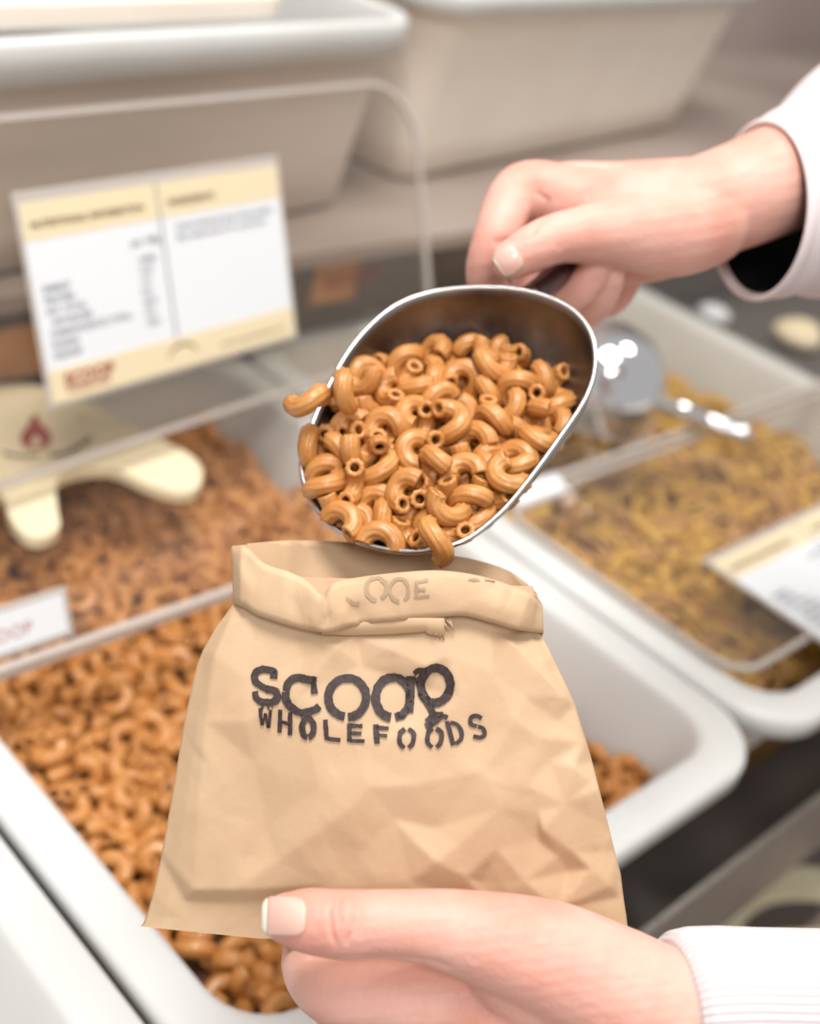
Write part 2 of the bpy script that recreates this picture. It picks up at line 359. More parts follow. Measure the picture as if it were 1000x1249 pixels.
def bowl(grow=0.0, nt=22):
    rings = []
    for k in range(nt + 1):
        t = k / nt; ring = []
        for p in rimP:
            u = (p - backP) @ ax / AL
            lip = min(max((u - .35) / .6, 0), 1); lip = lip * lip * (3 - 2 * lip)
            g = 1 - math.cos(t * PI / 2) ** (1 - .15 * lip) if t < 1 else 1.0
            h = (1 - lip) * math.sin(t * PI / 2) ** .9 + lip * (t ** 1.15)
            q = p + (cen - p) * g - sn * SD * h
            d = p - rimC; d /= np.linalg.norm(d)
            ring.append(q + d * grow * (1 - t) - sn * grow * t)
        rings.append(ring)
    return rings
def scoop_inner(): return loft(bowl(0), True, False, False)
# ------------------------------------------------------------------ pasta shapes
def cavatappi(turns, Rc, pitch, rt=.0036, nphi=27, seg=30, hollow=True, bend=0, flip=1):
    th = np.linspace(-turns * PI, turns * PI, seg + 1)
    P = np.stack([Rc * np.cos(th), flip * Rc * np.sin(th), pitch * th / (2 * PI)], 1)
    P[:, 0] += bend * (th / PI) ** 2
    P -= P.mean(0)
    T = np.gradient(P, axis=0); T /= np.linalg.norm(T, axis=1)[:, None]
    a = np.array([0, 0, 1.]); rings, inner = [], []
    for i in range(seg + 1):
        a = a - T[i] * (a @ T[i]); a /= np.linalg.norm(a); b = np.cross(T[i], a)
        ro, ri = [], []
        for j in range(nphi):
            q = 2 * PI * j / nphi + .035 * i
            r = rt * (1 + (.085 * (1 if j % 3 == 0 else -.45) if hollow else 0))
            ro.append(P[i] + r * (math.cos(q) * a + math.sin(q) * b))
            ri.append(P[i] + rt * .48 * (math.cos(q) * a + math.sin(q) * b))
        rings.append(ro); inner.append(ri)
    if hollow:
        # slanted cut ends
        k = 4
        return loft([inner[k]] + [inner[1]] + [inner[0]] + rings + [inner[-1], inner[-2], inner[-1 - k]], True)
    return loft(rings, True, True, True)
CAV = [(.66, .0048, .0122, 0, 1), (.80, .0049, .0118, 0, -1), (.60, .0054, .0095, 0, 1), (.98, .0046, .0122, 0, 1), (.62, .0050, .0140, .001, -1), (.50, .0062, .0078, .0, 1)]
def casarecce(L=.034, wd=.0042, turns=.8, curve=.004, seg=22, tw=1):
    prof = [(wd * math.cos(q) * (1 if q < PI else 1), .0) for q in ()]
    S = []
    for k in range(9):                      # S-shaped section
        s = -1 + 2 * k / 8; S.append((wd * s * .8, wd * .55 * math.sin(s * PI * .95)))
    th = .0008; ring0 = [(x, y + th) for x, y in S] + [(x, y - th) for x, y in S[::-1]]
    rings = []
    for i in range(seg + 1):
        u = i / seg; q = tw * turns * 2 * PI * u; z = (u - .5) * L; cx = curve * (1 - (2 * u - 1) ** 2)
        rings.append([(cx + x * math.cos(q) - y * math.sin(q), x * math.sin(q) + y * math.cos(q), z) for x, y in ring0])
    return loft(rings, True, True, True)
CAS = [(.043, .0052, .9, .005, 1), (.036, .0054, .7, .003, -1), (.048, .0050, 1.1, .008, 1), (.040, .0054, .8, .011, -1)]
# ------------------------------------------------------------------ paper bag
BD = .430                     # distance of the bag front
class Relief:
    """piecewise flat paper facets: control points (x, y, mm towards the viewer)"""
    def __init__(s, pts, jit, n, box_, seed):
        r = np.random.default_rng(seed); P = [(float(a), float(b)) for a, b, c in pts]; W = [c for *_, c in pts]
        s.layers = [s.tri(P, W)]
        Q = r.uniform((box_[0], box_[1]), (box_[2], box_[3]), (n, 2)); s.layers.append(s.tri([tuple(map(float, q)) for q in Q] + [(box_[0] - 60, box_[1] - 60), (box_[2] + 60, box_[1] - 60), (box_[0] - 60, box_[3] + 60), (box_[2] + 60, box_[3] + 60)],
                                  list(r.normal(0, jit, n)) + [0] * 4))
    def tri(s, P, W):
        r = delaunay_2d_cdt([Vector(p) for p in P], [], [], 0, 1e-6)
        return np.array([tuple(v) for v in r[0]]), np.array([[W[o[0]] for o in [r[3][i]]][0] for i in range(len(r[0]))]), np.array(r[2])
    def __call__(s, X, Y):
        X = np.asarray(X, float); Y = np.asarray(Y, float); out = np.zeros(X.shape)
        for V, W, T in s.layers:
            z = np.full(X.shape, np.nan)
            for a, b, c in T:
                (x1, y1), (x2, y2), (x3, y3) = V[a], V[b], V[c]; d = (y2 - y3) * (x1 - x3) + (x3 - x2) * (y1 - y3)
                if abs(d) < 1e-9: continue
                l1 = ((y2 - y3) * (X - x3) + (x3 - x2) * (Y - y3)) / d; l2 = ((y3 - y1) * (X - x3) + (x1 - x3) * (Y - y3)) / d; l3 = 1 - l1 - l2
                k = (l1 > -1e-6) & (l2 > -1e-6) & (l3 > -1e-6); z[k] = (l1 * W[a] + l2 * W[b] + l3 * W[c])[k]
            out += np.nan_to_num(z)
        return out
CP = [(120, 600, 0), (860, 600, 0), (100, 1250, 0), (880, 1250, 0), (500, 560, 0), (500, 1260, 2),
      (285, 735, 1), (310, 752, 4), (352, 763, 7), (434, 775, 9), (520, 772, 10), (600, 768, 8), (640, 772, 5), (656, 775, 1),
      (278, 760, 5), (246, 795, 2), (262, 800, 7), (300, 830, 8), (222, 880, 1), (250, 880, 7), (205, 960, 0), (242, 980, 8), (188, 1030, 0), (170, 1130, 0),
      (225, 1098, 2), (236, 1085, 7), (280, 1101, 3.5), (282, 1086, 7.5), (334, 1084, 8), (338, 1096, 4), (250, 1140, 2), (320, 1145, 2), (200, 1110, 1),
      (325, 1010, 8), (310, 930, 9), (300, 880, 11), (360, 850, 12), (372, 800, 9), (410, 790, 12), (440, 812, 10), (470, 790, 12), (520, 812, 13), (528, 842, 10.5), (545, 800, 12), (560, 850, 14),
      (430, 900, 14), (390, 960, 14.5), (340, 1050, 10), (365, 1030, 13), (425, 988, 16.5), (450, 960, 17), (500, 958, 17), (480, 1000, 14), (530, 1010, 13), (440, 1040, 12.5), (532, 1052, 16), (501, 1074, 12), (400, 1080, 10), (460, 1078, 12),
      (569, 1070, 13.5), (588, 1076, 9), (606, 1036, 13.5), (560, 1030, 15), (656, 1023, 9), (681, 1044, 8), (662, 1012, 13), (610, 985, 15), (640, 960, 14), (590, 940, 16.5), (655, 990, 12), (690, 980, 11.5),
      (724, 955, 9), (728, 962, 10), (757, 1017, 3), (755, 1037, 1.5), (700, 1040, 9), (720, 1060, 7), (693, 1062, 4.5), (755, 1093, 1), (745, 1080, 5), (640, 1075, 11), (600, 1110, 8), (680, 1110, 8), (768, 1135, 0),
      (625, 785, 12), (655, 815, 12), (690, 850, 11), (700, 860, 8), (680, 880, 9.5), (712, 905, 9), (735, 945, 4), (672, 800, 4), (706, 850, 2), (690, 820, 2), (735, 925, 0), (660, 900, 13), (630, 880, 15), (600, 820, 13.5), (640, 850, 13),
      (670, 930, 11), (700, 935, 12), (590, 900, 15), (520, 900, 16)]
relief = Relief(CP, .26, 150, (150, 700, 800, 1180), 11)
relief_fine = Relief([(0, 0, 0), (1000, 0, 0), (0, 1300, 0), (1000, 1300, 0)], .06, 900, (150, 640, 800, 1180), 5)
def bag_front(X, Y):
    return BD - .001 * (relief(X, Y) + relief_fine(X, Y)) * .95
def poly(P, n):
    P = np.array(P, float); d = np.r_[0, np.cumsum(np.linalg.norm(np.diff(P, axis=0), axis=1))]; t = np.linspace(0, d[-1], n)
    return np.stack([np.interp(t, d, P[:, 0]), np.interp(t, d, P[:, 1])], 1)
Lc = poly([(286, 700), (284, 737), (262, 766), (247, 790), (240, 806), (225, 862), (211, 930), (196, 1000), (182, 1065), (170, 1130)], 200)
Rc = poly([(650, 715), (657, 768), (678, 806), (700, 846), (722, 905), (741, 965), (757, 1020), (764, 1080), (768, 1140)], 200)
Bc = lambda u: 1130 + 15 * min(u / .25, 1) + (0 if u < .25 else -8 * (u - .25) / .75)
NU, NV = 190, 160
def edge_at(c, v): 
    t = v * 199; i = int(min(t, 198)); return c[i] + (c[i + 1] - c[i]) * (t - i)
FX = np.zeros((NV + 1, NU + 1)); FY = np.zeros_like(FX)
for i in range(NV + 1):
    v = i / NV; l, r = edge_at(Lc, v), edge_at(Rc, v)
    for j in range(NU + 1):
        u = j / NU; FX[i, j] = l[0] + (r[0] - l[0]) * u
        y = l[1] + (r[1] - l[1]) * u; sag = 50 * math.sin(PI * u) ** .7 * (1 - v) ** 2 * 0
        FY[i, j] = y + sag + (Bc(u) - (l[1] + (r[1] - l[1]) * u)) * v ** 3
FD = bag_front(FX, FY)
for _ in range(2): FD[1:-1, 1:-1] = FD[1:-1, 1:-1] * .5 + .125 * (FD[:-2, 1:-1] + FD[2:, 1:-1] + FD[1:-1, :-2] + FD[1:-1, 2:])
U = np.linspace(0, 1, NU + 1)[None, :]
FD += .006 * np.clip(np.abs(2 * U - 1) - .93, 0, 1) / .07 * .3
thick = lambda v: .006 + .040 * (1 - v) ** .9 + .018 * math.sin(PI * min(1, v * 1.02))
V, Fs = [], []
NB = 60
for i in range(NV + 1):
    v = i / NV
    for j in range(NU + 1): V.append(at(FX[i, j], FY[i, j], FD[i, j]))
    T = thick(v); dl, dr = FD[i, 0], FD[i, NU]
    for j in range(1, NB):          # back, right to left
        u = 1 - j / NB; k = int(round(u * NU))
        dep = dl + (dr - dl) * u + T * min(1, 9 * min(u, 1 - u)) + .0006 * math.sin(31 * u + 9 * v) - .003 * math.sin(PI * u)
        V.append(at(FX[i, k], FY[i, k], dep))
N = NU + NB
for i in range(NV):
    for j in range(N):
        a = i * N + j; b = i * N + (j + 1) % N; Fs.append((a, a + N, b + N, b))
Fs.append(tuple(NV * N + j for j in range(N)))
bag = thing('paper_bag', 'crumpled brown kraft paper bag with a rolled top, held under the scoop', 'bag', at(470, 1130, .44))
o = obj('bag_body', mesh('bag_body', V, Fs, M_kraft, True), bag)
o.data.polygons[-1].use_smooth = False
# rolled cuff: a band around the mouth
fx = [(283, 662), (301, 664), (323, 684), (352, 694), (375, 706), (394, 724), (407, 708), (442, 700.6), (491, 695), (536, 693), (581, 699), (618, 710), (647, 722), (661, 738)]
fb = [(285, 736), (300, 742), (315, 751), (352, 763), (375, 769), (393, 771), (410, 770), (440, 762), (495, 756), (532, 753), (565, 751), (598, 759), (631, 768), (662, 772)]
bt = [(655, 722), (640, 708), (618, 693), (581, 681), (549, 675), (505, 668), (458, 662), (405, 658), (352, 657), (301, 661)]
fxd = [.4365, .431, .427, .425, .4245, .4255, .4215, .420, .4185, .418, .4185, .421, .4265, .436]
ns = 150; top = spline([(a, b, d) for (a, b), d in zip(fx, fxd)], ns); bot = spline([(a, b, d - .0005) for (a, b), d in zip(fb, fxd)], ns)
nb2 = 90; btop = spline([(a, b, d) for (a, b), d in zip(bt, [.446, .462, .474, .482, .486, .488, .488, .484, .472, .454])], nb2)
for i in range(ns):
    dd = float(np.min(bag_front(np.array([bot[i][0]] * 4), bot[i][1] + np.array([-45, -20, 0, 12])))) - .0035 + .006 * max(0, abs(2 * i / (ns - 1) - 1) - .9) / .1
    bot[i][2] = dd; top[i][2] = dd + .0015
crk = Relief([(200, 500, 0), (800, 500, 0), (200, 900, 0), (800, 900, 0)], .62, 170, (270, 640, 680, 790), 21)
rings = []
def prof(t, b, back):
    """front: outer face bottom -> rolled top -> inner face"""
    out = []
    for k in range(13):
        s = k / 12
        if s < .62:
            q = s / .62; x, y, d = b + (t - b) * q
            if not back: d -= .0014 * math.sin(PI * q) ** .6
            dd = 0
        else:
            q = (s - .62) / .38; x, y, d = t + (b - t) * q * .75; dd = .0028 * min(1, q * 3) + .0003
        out.append((x, y, d + dd if not back else d + dd))
    return out
for i in range(ns): rings.append(prof(top[i], bot[i], False))
for i in range(nb2):
    t = btop[i]; u = i / (nb2 - 1); hgt = 68 * (1 - .3 * math.sin(PI * u)); rings.append(prof(np.array(t) + (0, 0, .004), np.array(t) + (0, hgt, .004), True)[::1])
allr = []
for r in rings:
    X = np.array([p[0] for p in r]); Y = np.array([p[1] for p in r]); D = np.array([p[2] for p in r]) - .001 * crk(X, Y)
    allr.append([at(x, y, d) for x, y, d in zip(X, Y, D)])
allr.append(allr[0])
Vc, Fc = loft(allr, False)
o = obj('rolled_cuff', mesh('rolled_cuff', Vc, Fc, M_kraft), bag)
sol = o.modifiers.new('s', 'SOLIDIFY'); sol.thickness = .0005; sol.offset = 0
# inside back panel rising to the rear lip
rows = []
for k in range(26):
    s = k / 25; row = []
    for i in range(0, nb2):
        x, y, d = btop[i]; row.append(at(x + (470 - x) * .02 * s, y + 2 + 120 * s, d + .0035 - .012 * s + .0006 * math.sin(x * .05 + s * 7) + .0008 * math.sin(x * .021 - s * 5)))
    rows.append(row)
o = obj('inner_back_panel', mesh('inner_back_panel', *loft(rows, False), M_kraft), bag)
# under-fold below the roll with a torn fringe
rows = []
for k in range(8):
    s = k / 7; row = []
    for i in range(60):
        u = i / 59; x = 392 + 150 * u; y0 = 768 - 14 * min(1, u * 2.5); y1 = 773 + 3 * math.sin(3 * u) - 7 * max(0, u - .2) + (0 if u < .86 else 12 * abs(math.sin(u * 90)) * (u - .8) * 6)
        row.append(at(x, y0 + (y1 - y0) * s, float(bag_front(x, 775)) - .0028 + .0018 * s - .001 * math.sin(PI * s)))
    rows.append(row)
o = obj('torn_under_fold', mesh('torn_under_fold', *loft(rows, False), M_kraft), bag)
sol = o.modifiers.new('s', 'SOLIDIFY'); sol.thickness = .0004
V, Fs = [], []
for k in range(7):      # frayed paper teeth at the end of the tear
    x0 = 522 + 4 * k; tip = (x0 + 9 + k % 3 * 2, 779 - 3 * (k % 3) - k)
    for x, y, dd in ((x0, 757 - k * .4, .0034), (x0 + 3.4, 757 - k * .4, .0034), (tip[0], tip[1], .0022)): V.append(at(x, y, float(bag_front(x, y)) - dd))
    Fs.append((3 * k, 3 * k + 1, 3 * k + 2))
o = obj('frayed_edge', mesh('frayed_edge', V, Fs, M_kraft), bag); sol = o.modifiers.new('s', 'SOLIDIFY'); sol.thickness = .0003
# ---- printed stencil lettering, coordinates in a 1000 x 438 sheet over the print
def P3(X, Y): return 300 + np.asarray(X) / 3.125, 790 + np.asarray(Y) / 3.125
letV, letF = [], []
jr = np.random.default_rng(3)
def stroke(pts, w0, w1=None, closed=False, n=None, rough=1.6):
    w1 = w1 or w0; P = np.array(pts, float)
    if len(P) == 2: P = np.array([P[0], (P[0] * 2 + P[1]) / 3, (P[0] + P[1] * 2) / 3, P[1]])
    L = np.linalg.norm(np.diff(P, axis=0), axis=1).sum(); n = n or max(8, int(L / 4)); Q = spline(P, n)
    T = np.gradient(Q, axis=0); T /= np.linalg.norm(T, axis=1)[:, None] + 1e-9; Nn = np.stack([-T[:, 1], T[:, 0]], 1)
    W = np.linspace(w0, w1, n) * (.60 if max(w0, w1) > 17 else .54); b0 = len(letV); m = 5
    j1, j2 = jr.normal(0, rough, n), jr.normal(0, rough, n)
    j1 = np.convolve(j1, [.3, .4, .3], 'same'); j2 = np.convolve(j2, [.3, .4, .3], 'same')
    for i in range(n):
        for k in range(m):
            s = -1 + 2 * k / (m - 1); q = Q[i] + Nn[i] * s * (W[i] + (j1[i] if s < 0 else j2[i]) * abs(s)); letV.append(q)
    for i in range(n - 1):
        for k in range(m - 1):
            a = b0 + i * m + k; letF.append((a, a + m, a + m + 1, a + 1))
def ringl(cx, cy, a, b, w, gap0, gap1, rot=0, w2=None):
    """an O drawn clockwise from gap1 round to gap0 (degrees, 90 = bottom)"""
    q = np.radians(np.linspace(gap1, gap0 + 360, 40)); rot = math.radians(rot)
    pts = [(cx + a * math.cos(t) * math.cos(rot) - b * math.sin(t) * math.sin(rot), cy + a * math.cos(t) * math.sin(rot) + b * math.sin(t) * math.cos(rot)) for t in q]
    stroke(pts, w, w2 or w)
# S
stroke([(104, 118), (106, 92), (92, 86), (62, 82), (36, 96), (34, 124), (58, 146), (84, 160)], 24, 22); stroke([(96, 100), (110, 84)], 16, 12)
stroke([(78, 158), (112, 166), (120, 190), (100, 208), (68, 208), (42, 196), (34, 166)], 26, 20)
# C
stroke([(262, 176), (258, 132), (262, 110)], 22, 16); stroke([(262, 126), (232, 122), (196, 114), (164, 130), (152, 166)], 26, 24)
stroke([(152, 168), (156, 206), (186, 238), (222, 248), (262, 236), (280, 222)], 26, 24)
# O O
ringl(386, 190, 72, 74, 27, 88, 98, 0); stroke([(398, 252), (408, 274), (422, 268)], 14, 8)
ringl(560, 190, 66, 76, 30, 78, 92, 4, 26); stroke([(628, 108), (626, 180), (622, 248)], 30, 26); stroke([(574, 246), (590, 268), (606, 258)], 12, 14)
# P
ringl(722, 144, 56, 66, 28, 150, 170, 8); stroke([(640, 100), (660, 88), (690, 86)], 18, 16)
stroke([(658, 112), (672, 168), (700, 222), (716, 262)], 30, 20); stroke([(690, 284), (716, 258), (752, 256)], 22, 20)
# WHOLEFOODS
stroke([(54, 230), (60, 296)], 14, 10, rough=1); stroke([(62, 296), (74, 250)], 9, rough=1); stroke([(74, 250), (84, 306)], 9, rough=1); stroke([(86, 306), (94, 236)], 13, 11, rough=1)
stroke([(130, 236), (128, 324)], 15, rough=1); stroke([(168, 246), (168, 334)], 16, rough=1); stroke([(132, 282), (166, 292)], 13, rough=1)
ringl(236, 306, 22, 36, 19, 84, 94, 0); 
stroke([(302, 274), (308, 352)], 17, rough=1); stroke([(310, 346), (360, 352)], 15, rough=1)
stroke([(394, 288), (394, 358)], 16, rough=1); stroke([(396, 298), (444, 298)], 15, rough=1); stroke([(398, 326), (440, 328)], 13, rough=1); stroke([(396, 354), (452, 356)], 14, rough=1)
stroke([(494, 292), (500, 366)], 18, rough=1); stroke([(496, 304), (544, 308)], 15, rough=1); stroke([(500, 332), (538, 336)], 13, rough=1)
for c, k in (((612, 346), 0), ((718, 344), 1)):
    stroke([(c[0] - 6, c[1] - 36), (c[0] - 24, c[1] - 20), (c[0] - 26, c[1] + 16), (c[0] - 8, c[1] + 36)], 17, rough=1)
    stroke([(c[0] + 6, c[1] - 36), (c[0] + 26, c[1] - 20), (c[0] + 24, c[1] + 16), (c[0] + 8, c[1] + 36)], 17, rough=1)
stroke([(684, 300), (716, 286), (752, 262), (768, 268)], 20, 14)
stroke([(766, 280), (790, 372)], 16, rough=1); stroke([(778, 286), (804, 292), (820, 318), (820, 348), (800, 366)], 15, rough=1)
stroke([(898, 270), (880, 260), (858, 266), (856, 288), (880, 300)], 15, rough=1); stroke([(884, 300), (904, 308), (910, 330), (892, 342), (866, 338)], 15, rough=1)
# drips that join the two lines
for x, y0, y1, ww in ((62, 212, 236, 10), (84, 214, 238, 7), (100, 210, 232, 6), (172, 244, 262, 8), (212, 254, 276, 7), (246, 256, 274, 6), (708, 286, 306, 9)): stroke([(x, y0), (x + 1, y1)], ww, ww * .6, n=6, rough=.6)
LX, LY = P3([p[0] for p in letV], [p[1] for p in letV])
LD = bag_front(LX, LY) - .0007
o = obj('printed_lettering', mesh('printed_lettering', [at(x, y, d) for x, y, d in zip(LX, LY, LD)], letF, M_ink), bag)
# faded print showing on the roll
letV, letF = [], []
def oval(cx, cy, a, b, w): ringl(cx, cy, a, b, w, 60, 90)
oval(466, 186, 30, 34, 12); oval(534, 190, 28, 34, 10)
def cb(x, y): return (x, y)
stroke([(415, 230), (395, 228), (378, 210)], 12, 8); stroke([(585, 164), (585, 214)], 10); stroke([(586, 166), (620, 160)], 8); stroke([(586, 190), (612, 188)], 8); stroke([(588, 212), (624, 208)], 8)
for x in (740, 790, 900, 950): stroke([(x, 158), (x + 34, 160)], 7)
LX = 270 + np.array([p[0] for p in letV]) / 2.44 - 2; LY = 640 + np.array([p[1] for p in letV]) / 2.44 + 2
cub = bvh = BVHTree.FromPolygons([Vector(v) for v in Vc], Fc)
def cast(bv, x, y, off):
    r = Vector(ray(x, y)); h = bv.ray_cast(Vector((0, 0, H)), r.normalized())
    return None if h[0] is None else np.array(h[0]) - np.array(r.normalized()) * off
pts = [cast(bvh, x, y, .0006) for x, y in zip(LX, LY)]
ok = [p is not None for p in pts]
o = obj('faded_lettering', mesh('faded_lettering', [p if p is not None else at(470, 730, .43) for p in pts], [f for f in letF if all(ok[i] for i in f)], M_fade), bag)
# ------------------------------------------------------------------ the person's hands and sleeves
def flesh(name, chains, m, voxel=.0011, smooth=10, parent=None, disp=None):
    """one continuous skin: chains of tapering limbs fused into a single surface"""
    bm = bmesh.new()
    for ch in chains:
        n = (len(ch) - 1) * 9 + 1
        Q = spline([(x, y, d * 1000, r) for x, y, d, r in ch], n)
        P = np.array([at(q[0], q[1], q[2] / 1000) for q in Q]); rad = Q[:, 3] / 1000
        V, Fs = tube(P, rad, 22); me = mesh('x', V, Fs, None); bm.from_mesh(me); bpy.data.meshes.remove(me)
        for k in (0, -1):
            g = bmesh.ops.create_icosphere(bm, subdivisions=3, radius=float(rad[k])); bmesh.ops.translate(bm, verts=g['verts'], vec=Vector(P[k]))
        for k in range(4, n - 1, 5):
            g = bmesh.ops.create_icosphere(bm, subdivisions=2, radius=float(rad[k])); bmesh.ops.translate(bm, verts=g['verts'], vec=Vector(P[k]))
    me = bm_mesh(name, bm, m); o = bpy.data.objects.new(name, me); C.objects.link(o)
    r = o.modifiers.new('r', 'REMESH'); r.mode = 'VOXEL'; r.voxel_size = voxel; r.use_smooth_shade = True
    s = o.modifiers.new('s', 'SMOOTH'); s.iterations = smooth; s.factor = .6
    bpy.context.view_layer.update()
    me2 = bpy.data.meshes.new_from_object(o.evaluated_get(bpy.context.evaluated_depsgraph_get()))
    bpy.data.objects.remove(o); me2.name = name
    if not me2.materials: me2.materials.append(m)
    me2.polygons.foreach_set('use_smooth', [True] * len(me2.polygons))
    if disp:
        n = len(me2.vertices); co = np.zeros(n * 3); no = np.zeros(n * 3)
        me2.vertices.foreach_get('co', co); me2.vertices.foreach_get('normal', no); co = co.reshape(-1, 3); no = no.reshape(-1, 3)
        q = (co - [0, 0, H]) @ R; px = 500 + F * q[:, 0] / -q[:, 2]; py = 624.5 - F * q[:, 1] / -q[:, 2]
        facing = np.clip(-(no * (co - [0, 0, H])).sum(1) / np.linalg.norm(co - [0, 0, H], axis=1), 0, 1)
        co = co + no * (disp(px, py, -q[:, 2]) * facing ** .5)[:, None]
        me2.vertices.foreach_set('co', co.ravel()); me2.update()
    return obj(name, me2, parent)
def groove(px, py, pts, width, depth):
    """crease along a polyline: negative gaussian"""
    best = np.full(px.shape, 1e9)
    for (x0, y0), (x1, y1) in zip(pts[:-1], pts[1:]):
        dx, dy = x1 - x0, y1 - y0; t = np.clip(((px - x0) * dx + (py - y0) * dy) / (dx * dx + dy * dy), 0, 1)
        best = np.minimum(best, np.hypot(px - x0 - t * dx, py - y0 - t * dy))
    return -depth * np.exp(-(best / width) ** 2)
person = thing('person', 'person reaching in from the right in a white ribbed sweatshirt, holding bag and scoop', 'person', at(1150, 800, .62))
# left hand: thumb across the front of the bag, bag resting on the fingers
LH = [[(350, 1120, .3845, 7.6), (372, 1122, .382, 9.4), (400, 1126, .381, 10.0), (428, 1128, .380, 10.3), (482, 1127, .380, 10.1), (560, 1137, .382, 12.6), (660, 1166, .386, 17.2), (740, 1206, .391, 20), (835, 1258, .398, 24), (960, 1268, .405, 25), (1150, 1285, .42, 27)],
      [(385, 1110, .462, 7), (372, 1172, .440, 8.3), (404, 1207, .404, 10.6), (470, 1213, .399, 12.2), (560, 1220, .400, 15.4), (680, 1240, .397, 18), (835, 1268, .402, 22)],
      [(420, 1140, .470, 7), (412, 1212, .452, 8.3), (440, 1256, .416, 10.2), (575, 1280, .412, 13), (700, 1290, .412, 17), (840, 1290, .412, 21)],
      [(450, 1190, .478, 6.6), (440, 1262, .464, 8), (470, 1308, .432, 9.6), (590, 1325, .428, 12), (845, 1310, .42, 18)],
      [(480, 1250, .486, 6), (474, 1306, .474, 7), (505, 1350, .448, 8.4), (610, 1360, .444, 11), (845, 1325, .43, 16)],
      [(600, 1150, .387, 12), (640, 1195, .391, 15), (740, 1230, .396, 19)]]
def disp_left(px, py, d):
    front = (d < .41)
    z = groove(px, py, [(407, 1098), (402, 1112), (404, 1136), (410, 1152)], 2.4, .0009)
    z += groove(px, py, [(416, 1092), (413, 1106), (414, 1124)], 2.0, .0007) + groove(px, py, [(428, 1092), (431, 1106), (429, 1126), (422, 1150)], 2.4, .0010)
    z += groove(px, py, [(437, 1100), (439, 1116), (436, 1136)], 2.0, .0005) + .0005 * np.exp(-((px - 420) / 20) ** 2 - ((py - 1122) / 26) ** 2)
    z += groove(px, py, [(340, 1166), (400, 1169), (470, 1167), (520, 1171), (548, 1179)], 2.2, .0012)
    z += groove(px, py, [(470, 1168), (486, 1178), (480, 1186), (462, 1192)], 2.4, .0004) + groove(px, py, [(510, 1172), (530, 1182)], 3, .0004)
    z += .00012 * np.sin(px * .11 + py * .23) * np.sin(py * .17 - px * .06)
    return z * front
lh = flesh('hand', LH, M_skin, .00100, 6, person, disp_left)
lh['label'] = 'lower hand, thumb across the front of the bag'
# right hand: fist around the scoop handle
RH = [[(1100, 150, .64, 30), (1000, 195, .61, 27), (905, 237, .58, 24.3), (820, 263, .565, 22), (760, 262, .563, 20), (700, 250, .563, 17), (636, 233, .562, 12.4), (604, 292, .549, 10), (594, 345, .557, 8.6), (632, 380, .574, 7.4)],
      [(870, 250, .585, 22), (760, 245, .588, 18), (668, 238, .583, 12.6), (640, 300, .588, 9.4), (664, 370, .572, 8.8), (700, 358, .556, 8.2), (722, 334, .552, 7.4)],
      [(870, 250, .595, 20), (780, 248, .604, 16), (704, 244, .602, 12), (676, 310, .610, 9.2), (700, 380, .592, 8.8), (728, 366, .570, 8.2), (742, 340, .560, 7.4)],
      [(870, 255, .60, 18), (800, 256, .615, 13), (740, 252, .617, 11), (718, 316, .624, 8.2), (738, 366, .606, 7.8), (760, 350, .588, 7), (766, 330, .58, 6.4)],
      [(860, 268, .568, 21), (815, 283, .556, 20), (748, 284, .546, 14.5), (684, 290, .533, 10.8), (650, 303, .528, 9.9), (622, 318, .5265, 8.2)],
      [(840, 280, .575, 19), (790, 305, .572, 15), (752, 318, .574, 11)]]
def disp_right(px, py, d):
    z = groove(px, py, [(656, 236), (668, 244), (664, 262), (652, 280)], 3.0, .0010) + groove(px, py, [(716, 238), (728, 226), (742, 222)], 3, .0005)
    z += groove(px, py, [(650, 284), (630, 292), (606, 296)], 3.5, .0010) + groove(px, py, [(676, 268), (684, 284), (682, 304)], 2.5, .0004)
    z += .00012 * np.sin(px * .13 + py * .19) * np.sin(py * .16 - px * .07)
    return z * (d < .62)
rh = flesh('hand', RH, M_skin, .0012, 9, person, disp_right)
rh['label'] = 'upper hand, fist around the scoop handle'
